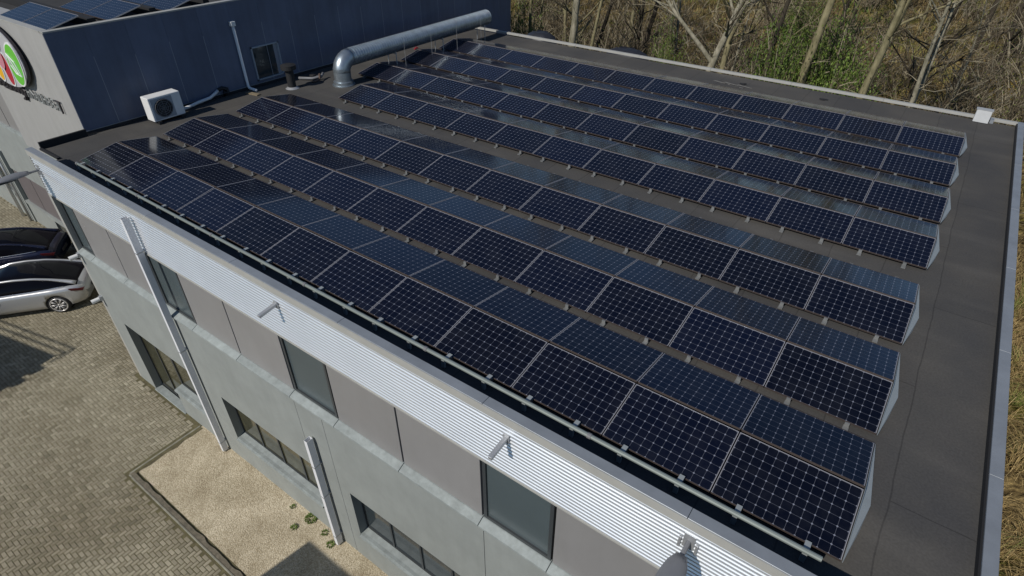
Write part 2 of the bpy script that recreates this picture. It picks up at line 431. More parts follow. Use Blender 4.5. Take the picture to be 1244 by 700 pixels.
# 90-degree herringbone lattice: L cells stepping along (bw,bw) with period 4bw in x
NX = int(32 / bw)
for j in range(int(12 / bw)):
    y = -10.6 + j * bw
    for i in range(NX):
        x = -41 + i * bw
        k = (i - j) % 4
        if k == 0: brick(x + bw, y + bw / 2, True)
        elif k == 3: brick(x + bw / 2, y + bw, False)
tag(pv.build('paving', M_brick), kind='structure')

# gravel bed with kerb
def mat_gravel():
    m = mat('gravel', (0.45, 0.36, 0.24), 0.9, spec=0.2)
    nt = m.node_tree; b = nt.nodes['Principled BSDF']; tc = nt.nodes.new('ShaderNodeTexCoord')
    v = nt.nodes.new('ShaderNodeTexVoronoi'); v.inputs['Scale'].default_value = 36
    nt.links.new(tc.outputs['Object'], v.inputs['Vector'])
    r = nt.nodes.new('ShaderNodeValToRGB'); r.color_ramp.elements[0].color = (0.38, 0.315, 0.21, 1); r.color_ramp.elements[1].color = (0.62, 0.545, 0.40, 1)
    sp = nt.nodes.new('ShaderNodeSeparateColor'); nt.links.new(v.outputs['Color'], sp.inputs[0]); nt.links.new(sp.outputs[0], r.inputs[0])
    n = nt.nodes.new('ShaderNodeTexNoise'); n.inputs['Scale'].default_value = 1.1; n.inputs['Detail'].default_value = 6
    nt.links.new(tc.outputs['Object'], n.inputs['Vector'])
    r2 = nt.nodes.new('ShaderNodeValToRGB'); r2.color_ramp.elements[0].position = 0.3; r2.color_ramp.elements[0].color = (0.72, 0.70, 0.66, 1); r2.color_ramp.elements[1].position = 0.62; r2.color_ramp.elements[1].color = (1.05, 1.05, 1.05, 1)
    nt.links.new(n.outputs['Fac'], r2.inputs[0])
    mx = nt.nodes.new('ShaderNodeMix'); mx.data_type = 'RGBA'; mx.blend_type = 'MULTIPLY'; mx.inputs[0].default_value = 1
    nt.links.new(r.outputs[0], mx.inputs[6]); nt.links.new(r2.outputs[0], mx.inputs[7]); nt.links.new(mx.outputs[2], b.inputs['Base Color'])
    bp = nt.nodes.new('ShaderNodeBump'); bp.inputs['Strength'].default_value = 0.7; bp.inputs['Distance'].default_value = 0.018; bp.invert = True
    nt.links.new(v.outputs['Distance'], bp.inputs['Height']); nt.links.new(bp.outputs[0], b.inputs['Normal'])
    return m
M_gravel = mat_gravel()
gb = MB()
n_ = 60
for i in range(n_):
    for j in range(12):
        pass
gx = [KX + 0.02 + (12 - KX) * i / 140 for i in range(141)]; gy = [KY + 0.18 + (YC + 0.01 - KY - 0.18) * j / 12 for j in range(13)]
vs = [(x, y, ZG + 0.012 + 0.018 * noise.noise(Vector((x * 2.1, y * 2.1, 0)))) for y in gy for x in gx]
gb.add(vs, [(j * 141 + i, j * 141 + i + 1, (j + 1) * 141 + i + 1, (j + 1) * 141 + i) for j in range(12) for i in range(140)])
tag(gb.build('gravel', M_gravel, smooth=True), kind='structure')
kb = MB()
for k in range(28):
    kb.box(KX + k * 1.0 + 0.004, KX + (k + 1) * 1.0 - 0.004, KY - 0.045, KY, ZG - 0.1, ZG + 0.025)
for k in range(2):
    kb.box(KX - 0.06, KX, KY + k * 1.1 + 0.004, KY + (k + 1) * 1.1 - 0.004 - (0.02 if k else 0), ZG - 0.1, ZG + 0.018)
tag(kb.build('kerb', M_kerb, bevel=0.006), kind='structure')
sb = MB(); nsb = 160
vs = []
for i in range(nsb + 1):
    x = KX + 0.01 + i * (12 - KX) / nsb
    for f_ in (0, 1): vs.append((x, KY + 0.005 + f_ * (0.11 + 0.07 * noise.noise(Vector((x * 3, 0, 0)))), ZG + 0.036 - 0.006 * f_))
sb.add(vs, [(2 * i, 2 * i + 2, 2 * i + 3, 2 * i + 1) for i in range(nsb)])
tag(sb.build('soil_strip', M_soil), kind='structure')
ms = MB(); vs = []
for i in range(61):
    x = KX - 0.16 - 0.0; y = KY - 0.1 + i * 2.25 / 60
    for f_ in (0, 1): vs.append((x + f_ * (0.30 + 0.06 * noise.noise(Vector((5, y * 3, 0)))), y, ZG + 0.004 + 0.022 * (f_)))
ms.add(vs, [(2 * i, 2 * i + 1, 2 * i + 3, 2 * i + 2) for i in range(60)])
tag(ms.build('moss_strip', M_moss), kind='structure')

# ------------------------------------------------------------------ the office building with the flat roof
bld = empty('office_building', (0, 0, ZG))
tag(bld, 'low grey office block whose flat roof carries the rows of solar panels', 'building')
OFF = (0, 0, -ZG)
def part(mb, name, m, parent=bld, **k):
    o = mb.build(name, m, parent, loc=None, **k)
    if parent is bld: o.location = OFF
    return o
# roof deck
rf = MB()
rf.add([(-19.74, YC + 0.2, 0), (XR - 0.14, YC + 0.2, 0), (XR - 0.14, YB - 0.12, 0), (wall_x(YB) + 0.02, YB - 0.12, 0), (wall_x(-1.25) + 0.1, -1.25, 0), (-19.74, -1.25, 0)], [(0, 1, 2, 3, 4, 5)])
part(rf, 'roof', M_roof)
# carcass behind the facade and the other outer walls
cw = MB()
cw.box(XL + 0.05, XR - 0.02, YW + 0.35, YB - 0.02, ZG - 0.3, -0.12)
cw.box(XL + 0.02, XL + 0.3, YC + 0.3, YW + 0.4, ZG - 0.3, -0.1)
cw.box(-20.9, XL + 0.04, -1.2, 3, ZG - 0.3, -0.12)
part(cw, 'rear_wall', M_concrete)
# upstands (black membrane) just inside each roof edge
up = MB(); fz1_ = W(0, 0.345, YC)[1]
up.box(-19.7, XR - 0.15, YC + 0.11, YC + 0.135, 0.002, fz1_ + 0.13)
up.box(XR - 0.165, XR - 0.135, YC + 0.25, YB - 0.13, 0.002, 0.105)
up.box(wall_x(-0.2) + 0.06, wall_x(-0.2) + 0.13, -1.25, -0.01, 0.002, 0.20)
up.box(wall_x(-0.2) + 0.13, -19.72, -1.30, -1.23, 0.002, 0.05)
part(up, 'upstand', M_black)
# corrugated fascia, as one folded sheet
fz0, fz1 = W(0, -0.765, YC)[1], W(0, 0.345, YC)[1]
prof = []; nr = 15; pitch = (fz1 - fz0) / nr
for i in range(nr * 8 + 1):
    z = fz0 + (fz1 - fz0) * i / (nr * 8)
    prof.append(Vector((0, -0.010 * math.sin(2 * math.pi * i / 8), z)))
fm = MB(); fm.extrude(prof, (XL + 0.14, YC, 0), (XR + 0.04, YC, 0), close=False)
part(fm, 'fascia', M_fascia, smooth=True)
fb = MB(); fb.box(XL + 0.16, XR + 0.04, YC + 0.02, YC + 0.105, fz0 + 0.01, fz1)
fb.box(XL + 0.12, XL + 0.15, YC - 0.015, YC + 0.10, fz0 - 0.005, fz1 + 0.1)
fb.box(XL + 0.16, XR + 0.04, YC - 0.018, YC + 0.02, fz0 - 0.03, fz0 - 0.002)
part(fb, 'fascia_backing', M_copface)
# copings
cp = MB()
x = XL + 0.1
while x < XR + 0.04:
    x1 = min(x + 3.0, XR + 0.04)
    cp.box(x + 0.003, x1 - 0.003, YC - 0.02, YC + 0.145, fz1 + 0.135, fz1 + 0.160)
    x = x1
part(cp, 'coping', M_coping, bevel=0.004)
cf = MB(); cf.box(XL + 0.1, XR + 0.04, YC - 0.028, YC - 0.012, fz1 - 0.004, fz1 + 0.138)
part(cf, 'coping_face', M_copface)
cr_ = MB()
y = YC + 0.22
while y < YB - 0.02:
    y1 = min(y + 3.0, YB - 0.02)
    cr_.box(XR - 0.14, XR + 0.02, y + 0.003, y1 - 0.003, 0.10, 0.135); y = y1
part(cr_, 'coping', M_coping, bevel=0.004)
cb = MB()
x = -20.4
while x < XR + 0.02:
    x1 = min(x + 3.0, XR + 0.02)
    cb.box(x + 0.003, x1 - 0.003, YB - 0.13, YB + 0.02, 0.04, 0.12); x = x1
part(cb, 'coping', M_copface, bevel=0.004)

# first-floor window band: taupe panels and dark windows
zt = W(0, -0.70, YW)[1]; zb = W(0, -2.29, YW)[1]
def wx(X): return W(X, 0, YW)[0]
bounds = [(-18.3, -16.5, 't'), (-16.5, -14.66, 't'), (-14.66, -13.3, 'd'), (-13.3, -11.55, 't'), (-11.55, -9.69, 't'), (-9.69, -8.33, 'd'),
          (-8.33, -6.56, 't'), (-6.56, -4.72, 't'), (-4.72, -3.36, 'd'), (-3.36, -1.58, 't'), (-1.58, 0.25, 't'), (0.25, 1.4, 'd'), (-19.1, -18.3, 'd')]
back = MB(); back.box(XL + 0.1, XR - 0.05, YW + 0.06, YW + 0.34, zb - 0.15, zt + 0.6)
part(back, 'band_backing', M_joint)
for a, b_, k in bounds:
    x0, x1 = wx(a), wx(b_)
    if k == 't':
        m = MB(); m.box(x0 + 0.022, x1 - 0.022, YW - 0.02, YW + 0.04, zb + 0.02, zt + 0.3)
        part(m, 'cladding_panel', M_taupe, bevel=0.004)
    else:
        m = MB()
        m.box(x0 + 0.02, x0 + 0.085, YW - 0.015, YW + 0.05, zb + 0.015, zt + 0.3)
        m.box(x1 - 0.085, x1 - 0.02, YW - 0.015, YW + 0.05, zb + 0.015, zt + 0.3)
        m.box(x0 + 0.085, x1 - 0.085, YW - 0.015, YW + 0.05, zb + 0.015, zb + 0.08)
        fr = part(m, 'window', M_frame)
        p = MB(); p.box(x0 + 0.086, x1 - 0.086, YW + 0.02, YW + 0.03, zb + 0.081, zt + 0.29)
        p.build('pane', M_blind, fr)
# sloping sill ledges, one per panel with open joints
for a, b_, k in bounds:
    x0, x1 = wx(a) + 0.006, wx(b_) - 0.006
    m = MB()
    pr = [Vector((0, YC - 0.03, zb - 0.06)), Vector((0, YC - 0.03, zb - 0.115)), Vector((0, YC + 0.004, zb - 0.115)), Vector((0, YW + 0.03, zb - 0.11)), Vector((0, YW + 0.03, zb + 0.012)), Vector((0, YW - 0.03, zb + 0.006))]
    m.extrude(pr, (x0, 0, 0), (x1, 0, 0))
    part(m, 'sill', M_sill, bevel=0.005)
# concrete wall below, in precast panels with openings
def cx(X): return W(X, 0, YC)[0]
def cz(Z): return W(0, Z, YC)[1]
zc1 = zb - 0.12
ztop = cz(-4.98); zsil = cz(-6.62)
openings = [(cx(-18.77), cx(-15.05), cz(-4.92), zsil), (cx(-13.68), cx(-9.98), ztop, zsil), (cx(-8.65), cx(-4.95), ztop, zsil), (cx(-3.62), cx(0.05), ztop, zsil)]
joints = [XL + 0.15] + [cx(v) for v in (-14.62, -9.9, -9.0, -4.74, -3.3, 0.3)] + [XR]
wall = MB()
def wall_rect(x0, x1, z0, z1): wall.box(x0, x1, YC, YW + 0.34, z0, z1)
for i in range(len(joints) - 1):
    a, b_ = joints[i] + 0.006, joints[i + 1] - 0.006
    ops = [o for o in openings if o[1] > a and o[0] < b_]
    if not ops: wall_rect(a, b_, ZG - 0.2, zc1); continue
    cur = a
    for (o0, o1, oz1, oz0) in ops:
        if o0 > cur: wall_rect(cur, o0, ZG - 0.2, zc1)
        s0, s1 = max(a, o0), min(b_, o1)
        wall_rect(s0, s1, oz1, zc1)
        if o0 < -18: 
            dx = cx(-16.92)
            if s1 > dx: wall_rect(max(s0, dx), s1, ZG - 0.2, oz0)
        else: wall_rect(s0, s1, ZG - 0.2, oz0)
        cur = s1
    if cur < b_: wall_rect(cur, b_, ZG - 0.2, zc1)
part(wall, 'wall', M_concrete)
jb = MB()
for j in joints[1:-1]: jb.box(j - 0.02, j + 0.02, YC + 0.02, YW + 0.3, ZG - 0.2, zc1)
part(jb, 'joint_filler', M_joint)
# corner pilaster
pl = MB(); pl.box(XL, wx(-19.1) - 0.0, YC + 0.012, YW + 0.3, zb - 0.12, fz0 + 0.0)
pl.box(XL, XL + 0.145, YC + 0.004, YW + 0.3, ZG - 0.2, zb - 0.122)
part(pl, 'pilaster', M_copface)
# ground-floor windows: frame, mullions, panes, gravel's ochre reflection painted into two of them
for n_o, (o0, o1, oz1, oz0) in enumerate(openings):
    yr = YC + 0.22
    z0 = oz0
    m = MB()
    t = 0.055
    nm = 4
    door = n_o == 0
    xs_ = [o0 + (o1 - o0) * i / nm for i in range(nm + 1)]
    for i, xv in enumerate(xs_):
        lo = z0 if not (door and i < 2) else ZG + 0.02
        m.box(max(o0 + 0.002, xv - t / 2), min(o1 - 0.002, xv + t / 2), yr, yr + 0.07, lo + 0.002, oz1 - 0.002)
    m.box(o0 + 0.003, o1 - 0.003, yr + 0.004, yr + 0.066, oz1 - 0.06, oz1 - 0.004)
    if door:
        dx = cx(-16.92)
        m.box(dx, o1 - 0.003, yr + 0.004, yr + 0.066, z0 + 0.002, z0 + 0.06)
        m.box(o0 + 0.003, dx, yr + 0.004, yr + 0.066, ZG + 0.01, ZG + 0.10)
        m.box(dx - 0.05, dx + 0.05, yr + 0.002, yr + 0.068, ZG, oz1 - 0.006)
    else:
        m.box(o0 + 0.003, o1 - 0.003, yr + 0.004, yr + 0.066, z0 + 0.002, z0 + 0.06)
    fr = part(m, 'window', M_frame)
    p = MB()
    if door:
        p.box(o0 + 0.01, dx - 0.05, yr + 0.03, yr + 0.04, ZG + 0.1, oz1 - 0.05)
        p.box(dx + 0.05, o1 - 0.01, yr + 0.03, yr + 0.04, z0 + 0.05, oz1 - 0.05)
    else:
        p.box(o0 + 0.01, o1 - 0.01, yr + 0.03, yr + 0.04, z0 + 0.05, oz1 - 0.05)
    p.build('pane', M_pane if n_o == 2 else M_blind if n_o == 3 else MATS.setdefault('gp', mat('ground_pane', (0.062, 0.060, 0.036), 0.08, spec=0.6, var=0.35, scale=1.6)), fr)
    s = MB()
    sx0 = o0 if not door else cx(-16.92)
    pr = [Vector((0, YC - 0.05, z0 - 0.02)), Vector((0, YC - 0.05, z0 - 0.075)), Vector((0, YC - 0.002, z0 - 0.075)), Vector((0, YC - 0.002, z0 + 0.004)), Vector((0, yr - 0.002, z0 + 0.004)), Vector((0, yr - 0.002, z0 + 0.03))]
    s.extrude(pr, (sx0 + 0.003, 0, 0), (o1 - 0.003, 0, 0))
    s.build('sill', M_sill, fr)
if True:
    st = MB(); st.box(cx(-18.77), cx(-16.92), YC - 0.05, YC + 0.2, ZG - 0.05, ZG + 0.03)
    part(st, 'doorstep', M_sill, bevel=0.008)
# downpipes: square section, open hopper at the head
def downpipe(xc, z0, z1, w=0.105):
    m = MB(); y0, y1 = YC - 0.205, YC - 0.055
    t = 0.004
    m.box(xc - w / 2, xc - w / 2 + t, y0, y1, z0, z1); m.box(xc + w / 2 - t, xc + w / 2, y0, y1, z0, z1)
    m.box(xc - w / 2 + t, xc + w / 2 - t, y0, y0 + t, z0, z1); m.box(xc - w / 2 + t, xc + w / 2 - t, y1 - t, y1, z0, z1)
    m.box(xc - w / 2 + t, xc + w / 2 - t, y0 + t, y1 - t, z0 + 0.02, z1 - 0.25)
    o = part(m, 'downpipe', M_downpipe)
    c = MB()
    for zz in (z0 + 0.35, (z0 + z1) / 2, z1 - 0.9):
        c.box(xc - w / 2 - 0.008, xc + w / 2 + 0.008, y0 - 0.008, y1 + 0.06, zz, zz + 0.03)
    c.build('clamp', M_alu, o)
downpipe(cx(-14.60), ZG + 0.05, cz(0.21))
downpipe(cx(-9.53), ZG + 0.05, cz(-3.62))

# ------------------------------------------------------------------ taller block with the blue side wall
tw = empty('tall_office_block', (-25, 5, ZG))
tag(tw, 'taller beige office block with a dark slate blue side wall beside the flat roof', 'building')
def tpart(mb, name, m, parent=None, **k):
    o = mb.build(name, m, parent or tw, **k)
    if parent is None: o.location = (25, -5, -ZG)
    return o
ZT = 2.84; YE = 20.6
m = MB(); vs = []
body = [(wall_x(0) - 0.16, 0.72), (wall_x(YE) - 0.16, YE - 0.05), (-46, YE), (-46, 0.72)]
vs = [(x, y, ZG - 0.3) for x, y in body] + [(x, y, ZT - 0.14) for x, y in body]
m.add(vs, [(0, 1, 5, 4), (1, 2, 6, 5), (2, 3, 7, 6), (3, 0, 4, 7), (0, 3, 2, 1)])
tpart(m, 'wall', M_concrete)
m = MB(); m.add([(x, y, ZT - 0.142) for x, y in body], [(0, 1, 2, 3)])
tpart(m, 'roof', MATS.setdefault('trf', mat('tower_roof', (0.035, 0.034, 0.033), 0.9, var=0.2, scale=1.0)))
# protruding beige box
m = MB(); m.box(-27.2, wall_x(0) - 0.045, 0.0, 0.715, -1.85, ZT - 0.02)
tpart(m, 'beige_cladding', M_beige)
# blue cladding panels with pale seams
seam = MB(); vs = []
for (y0, y1) in ((0.0, YE),):
    a = Vector((wall_x(y0) - 0.03, y0 + 0.01, 0)); b_ = Vector((wall_x(y1) - 0.03, y1, 0))
    seam.add([a + Vector((0, 0, 0.05)), b_ + Vector((0, 0, 0.05)), b_ + Vector((0, 0, ZT - 0.03)), a + Vector((0, 0, ZT - 0.03))], [(0, 1, 2, 3)])
tpart(seam, 'seam_backing', M_seam)
ed = [0.0]
y = 0.98 - 1.0
ed = [0.0, 0.98, 2.09, 3.18, 4.28, 5.33] 
while ed[-1] < YE - 1.2: ed.append(ed[-1] + 1.1)
ed.append(YE)
wy0, wy1, wz0, wz1 = 5.78, 6.88, 0.2, 1.32
for i in range(len(ed) - 1):
    a, b_ = ed[i] + (0.002 if i else 0.0), ed[i + 1] - 0.002
    m = MB()
    def slab(y0, y1, z0, z1):
        xa, xb = wall_x(y0), wall_x(y1); t = 0.03
        v = [(xa, y0, z0), (xb, y1, z0), (xb, y1, z1), (xa, y0, z1), (xa - t, y0, z0), (xb - t, y1, z0), (xb - t, y1, z1), (xa - t, y0, z1)]
        m.add(v, [(0, 1, 2, 3), (7, 6, 5, 4), (0, 4, 5, 1), (1, 5, 6, 2), (2, 6, 7, 3), (3, 7, 4, 0)])
    if b_ > wy0 and a < wy1:
        if a < wy0: slab(a, wy0, 0.10, ZT - 0.03)
        s0, s1 = max(a, wy0), min(b_, wy1)
        slab(s0, s1, 0.10, wz0); slab(s0, s1, wz1, ZT - 0.03)
        if b_ > wy1: slab(wy1, b_, 0.10, ZT - 0.03)
    else: slab(a, b_, 0.10 if b_ < YB else ZG, ZT - 0.03)
    tpart(m, 'cladding_panel', M_blue)
    if i:
        q = MB(); xs_ = wall_x(ed[i]); q.box(xs_ - 0.001, xs_ + 0.004, ed[i] - 0.009, ed[i] + 0.009, 0.112, 1.95 + 0.1 * math.sin(i * 2.3)); tpart(q, 'joint_strip', M_seam)
m = MB()
xa = wall_x(6.3)
for (y0, y1, z0, z1) in ((wy0, wy0 + 0.04, wz0, wz1), (wy1 - 0.04, wy1, wz0, wz1), (wy0, wy1, wz0 - 0.0, wz0 + 0.04), (wy0, wy1, wz1 - 0.04, wz1)):
    m.box(xa - 0.10, xa + 0.045, y0, y1, z0, z1)
wf = tpart(m, 'window', MATS.setdefault('wfb', mat('window_trim_blue', (0.30, 0.34, 0.38), 0.4)))
m = MB(); m.box(xa - 0.028, xa - 0.02, wy0 + 0.03, wy1 - 0.03, wz0 + 0.03, wz1 - 0.03); m.build('pane', M_pane, wf)
m = MB()
m.box(xa - 0.2, wall_x(0) + 0.0, 0, 0, 0, 0) if False else None
a = Vector((wall_x(0) , 0.0, 0)); b_ = Vector((wall_x(YE), YE, 0))
pr = [Vector((0.012, 0, 0.0)), Vector((0.012, 0, 0.04)), Vector((-0.2, 0, 0.04)), Vector((-0.2, 0, -0.12)), Vector((-0.19, 0, -0.12)), Vector((-0.19, 0, 0.0))]
m.extrude([p + Vector((0, 0, ZT - 0.03)) for p in pr], a, b_)
tpart(m, 'coping', M_copface)
m = MB(); m.box(-27.2, wall_x(0) - 0.2, -0.012, 0.19, ZT - 0.018, ZT + 0.012); tpart(m, 'coping', M_copface)
m = MB()
pr = [Vector((0.0, 0, 0.002)), Vector((0.05, 0, 0.002)), Vector((0.02, 0, 0.085)), Vector((0.0, 0, 0.085))]
m.extrude(pr, (wall_x(0), 0.0, 0), (wall_x(YB) , YB - 0.14, 0)); tpart(m, 'upstand', M_black)
m = MB(); m.extrude([Vector((0.0, 0, 0.088)), Vector((0.022, 0, 0.088)), Vector((0.022, 0, 0.108)), Vector((0.0, 0, 0.108))], (wall_x(0) + 0.002, 0.0, 0), (wall_x(YB) + 0.002, YB - 0.14, 0)); tpart(m, 'base_flashing', M_coping)
# lower front (set back 0.67): window row, sill, door, pipes
YL = 0.67
def tx(X): return W(X, 0, YL, 0.0)[0]
def tz(Z): return W(0, Z, YL, 0.0)[1]
m = MB(); 
zwt, zwb2 = tz(-3.75), tz(-5.2)
xg0, xg1 = tx(-30.7), tx(-26.2)
m.box(-45, wall_x(0) - 0.18, YL, 0.72, zwt, tz(-1.5))
m.box(-45, wall_x(0) - 0.18, YL - 0.1, 0.715, zwb2 - 0.14, zwb2)
m.box(-45, tx(-28.4), YL - 0.06, 0.712, ZG - 0.2, zwb2 - 0.142)
tpart(m, 'concrete_band', M_concrete)
m = MB(); m.box(-45, -27.25, YL - 0.08, 0.71, tz(-1.5) - 0.0, tz(-1.38)); tpart(m, 'sill', M_sill)
m = MB()
xx = xg0
while xx < xg1 + 3:
    m.box(xx + 0.02, xx + 1.75, YL + 0.0, 0.735, zwb2 + 0.01, zwt - 0.01); xx += 1.78
tpart(m, 'cladding_panel', MATS.setdefault('tdk', mat('dark_taupe_panel', (0.135, 0.118, 0.122), 0.45, var=0.06, scale=0.8)))
m = MB(); xx = -45
while xx < xg0 - 1.3:
    m.box(xx + 0.02, xx + 1.75, YL + 0.0, 0.735, zwb2 + 0.01, zwt - 0.01); xx += 1.78
tpart(m, 'pane', M_pane)
m = MB(); xx = -27.4
while xx > -45:
    m.box(xx - 1.75, xx - 0.02, YL + 0.002, 0.735, tz(-1.38) + 0.01, ZT - 0.5); xx -= 1.8
tpart(m, 'cladding_panel', M_taupe)
m = MB(); m.box(-45, -27.25, YL - 0.05, 0.71, ZT - 0.5, ZT - 0.16); tpart(m, 'upper_band', M_beige)
# grey pier beside the white pipe
m = MB(); m.box(tx(-31.7), tx(-30.95), YL - 0.12, 0.7, ZG - 0.1, tz(-3.0)); tpart(m, 'pier', M_concrete)
m = MB(); m.tube([(tx(-31.95), YL - 0.22, ZG), (tx(-31.95), YL - 0.22, 1.5)], 0.07, 10); tpart(m, 'downpipe', M_white, smooth=True)
m = MB(); m.tube([(tx(-31.2), YL - 0.2, ZG), (tx(-31.2), YL - 0.2, tz(-2.5))], 0.05, 10); tpart(m, 'downpipe', M_alu, smooth=True)
# dark glazed entrance
m = MB(); m.box(tx(-28.35), tx(-24.2), YL + 0.02, 0.735, ZG + 0.0, zwb2 - 0.145); dr = tpart(m, 'door', M_frame)
m = MB(); m.box(tx(-28.1), tx(-24.4), YL - 0.005, YL + 0.018, ZG + 0.1, zwb2 - 0.25); m.build('pane', M_pane, dr)

# sign on the beige front: silver shield with coloured petals, dark lettering below
sg = empty('wall_sign', (-24.3, -0.02, 1.2))
tag(sg, 'round silver sign with red, yellow and green petals on the beige wall', 'sign')
SO = (24.3, 0.02, -1.2)
def ell(mb, c, ax, ay, ang, y0, y1, n=40):
    ca, sa = math.cos(ang), math.sin(ang); vs = []
    for yy in (y0, y1):
        for k in range(n):
            t = 2 * math.pi * k / n; a, b_ = ax * math.cos(t), ay * math.sin(t)
            vs.append((c[0] + a * ca - b_ * sa, yy, c[1] + a * sa + b_ * ca))
    mb.add(vs, [tuple(range(n)), tuple(range(2 * n - 1, n - 1, -1))] + [(k, n + k, n + (k + 1) % n, (k + 1) % n) for k in range(n)])
def spart(mb, name, m): o = mb.build(name, m, sg); o.location = SO; return o
m = MB(); ell(m, (-24.79, 1.765), 1.885, 0.995, R(0), -0.16, -0.09); spart(m, 'shield_edge', M_signdark)
m = MB(); ell(m, (-24.80, 1.77), 1.86, 0.98, R(0), -0.19, -0.163); spart(m, 'shield', M_signback)
for nm, c, a, b_, ang, mt in (('green_petal', (-23.55, 1.62), 0.66, 0.42, R(62), M_green), ('red_petal', (-24.45, 1.35), 0.50, 0.24, R(78), M_red), ('pink_petal', (-24.65, 1.72), 0.42, 0.28, R(70), M_pink),
                              ('red_petal', (-24.5, 2.15), 0.45, 0.25, R(35), M_red), ('yellow_petal', (-25.2, 1.3), 0.42, 0.22, R(80), M_yellow)):
    dy = 0.012 if nm == 'green_petal' else 0.006 if nm == 'pink_petal' else 0.003 if nm == 'yellow_petal' else 0.0
    m = MB(); ell(m, c, a + 0.05, b_ + 0.05, ang, -0.206 - dy, -0.193); spart(m, 'petal_rim', M_signwhite)
    m = MB(); ell(m, c, a, b_, ang, -0.212 - dy, -0.207 - dy); spart(m, nm, mt)
m = MB()
lf = [(-23.8, -0.232, 1.92), (-23.45, -0.232, 1.72), (-23.32, -0.232, 1.32), (-23.65, -0.232, 1.36), (-23.82, -0.232, 1.58), (-23.8, -0.232, 1.92), (-23.50, -0.232, 1.35)]
m.tube(lf, 0.022, 6); spart(m, 'leaf_outline', M_signwhite)
# lettering (unreadable in the photograph): chunky slanted strokes
lt = empty('sign_lettering', (-24.2, -0.02, 0.6))
tag(lt, 'dark and grey lettering fixed to the beige wall under the round sign', 'lettering')
rnd = random.Random(3)
def glyph(mb, x0, w, z0, h, th):
    s = 0.18 * h
    def bar(ax, az, bx, bz):
        mb.tube([(x0 + ax * w + s * az, -0.05, z0 + az * h), (x0 + bx * w + s * bz, -0.05, z0 + bz * h)], th / 2, 6)
    kind = rnd.randrange(5)
    if kind == 0: bar(0, 0, 0, 1); bar(0, 1, 1, .5); bar(1, .5, 1, 0)
    elif kind == 1: bar(0, 0, 0, 1); bar(0, 1, 1, 1); bar(0, .5, .8, .5); bar(0, 0, 1, 0)
    elif kind == 2: bar(0, 0, 1, 0); bar(0, 0, 0, 1); bar(0, 1, 1, 1); bar(1, 0, 1, 1)
    elif kind == 3: bar(0, 0, .5, 1); bar(.5, 1, 1, 0); bar(.2, .4, .8, .4)
    else: bar(0, 0, 0, 1); bar(0, .6, 1, .6); bar(1, .6, 1, 0)
for k in range(9):
    m = MB(); glyph(m, -26.85 + k * 0.29, 0.2, 0.50, 0.30, 0.10); o = m.build('letter', M_signdark, lt); o.location = (24.2, 0.02, -0.6)
m = MB(); m.tube([(-24.35, -0.05, 0.62), (-24.55, -0.05, 0.36), (-24.68, -0.05, 0.36)], 0.05, 6); o = m.build('letter', M_signdark, lt); o.location = (24.2, 0.02, -0.6)
for k in range(8):
    m = MB(); glyph(m, -24.22 + k * 0.29, 0.19, 0.50, 0.28, 0.045); o = m.build('letter', M_signgrey, lt); o.location = (24.2, 0.02, -0.6)
m = MB(); m.tube([(-22.1, -0.05, 0.80), (-21.86, -0.05, 0.80), (-21.9, -0.05, 0.45)], 0.025, 6); o = m.build('letter', M_signdark, lt); o.location = (24.2, 0.02, -0.6)

# ------------------------------------------------------------------ solar panels
P = 1.578; TILT = 0.1684; LEN = 1.046; G = 0.026; ZLOW = 0.10
wslope = LEN * math.cos(TILT)
ROWY = [0, 2.298, 4.6735, 7.4856, 9.7513, 12.0251, 14.2702]
ROWX = [0, -0.01, -0.01, 0.04, 0.055, 0.04, 0.075]
ROWN = [12, 12, 12, 11, 12, 12, 12]
fr = MB(); hx = 0.7795; t = 0.009; d = 0.030
fr.box(-hx, hx, 0, t, -d, 0.0, mi=1); fr.box(-hx, hx, LEN - t, LEN, -d, 0.0); fr.box(-hx, -hx + t, t, LEN - t, -d, 0.0); fr.box(hx - t, hx, t, LEN - t, -d, 0.0)
cells = MB(); cells.box(-hx + t, hx - t, t, LEN - t, -0.012, -0.0035)
proto = empty('solar_panel')
fr.build('frame', [M_pframe, M_pshade], proto); cs = cells.build('cell_sheet', M_cells, proto)
proto_rear = empty('solar_panel')
fr2 = MB(); fr2.v, fr2.f, fr2.t, fr2.mi = fr.v, fr.f, fr.t, list(fr.mi)
fr2.mi[6:12] = [1] * 6                       # the bar at the ridge lies in the slot between the two slopes, its shade painted as dark brown
fr2.build('frame', [M_pframe, M_pshade], proto_rear); cs2 = cs.copy(); COL.objects.link(cs2); cs2.parent = proto_rear
ROWNAME = ['nearest row', 'second row from the street', 'third row from the street', 'fourth row beyond the walkway', 'fifth row from the street', 'last row but one', 'row farthest from the street']
first = True; first_rear = True
rj = random.Random(11)
for r_i in range(7):
    for i in range(ROWN[r_i]):
        xc = -(i + 0.5) * P + ROWX[r_i]
        for side in (0, 1):
            if side == 0:
                p = proto if first else copy_tree(proto); first = False
            else:
                p = proto_rear if first_rear else copy_tree(proto_rear); first_rear = False
            jit = R(rj.gauss(0, 0.18)); jz = R(rj.gauss(0, 0.12))
            if side == 0:
                p.location = (xc, ROWY[r_i] - G - wslope, ZLOW); p.rotation_euler = (TILT + jit, jz, 0)
            else:
                p.location = (xc, ROWY[r_i] + G + wslope, ZLOW); p.rotation_euler = (TILT + jit, jz, math.pi)
            n = i + 1; N = ROWN[r_i]
            pos = 'at the right end' if n == 1 else 'at the left end' if n == N else (ordinal(n) + ' from the right') if n <= 6 else (ordinal(N - n + 1) + ' from the left')
            face = 'black street-side solar panel' if side == 0 else 'bluish rear-side solar panel'
            tag(p, '%s, %s, %s' % (face, pos, ROWNAME[r_i]), 'solar panel', 'solar panels on the flat roof')
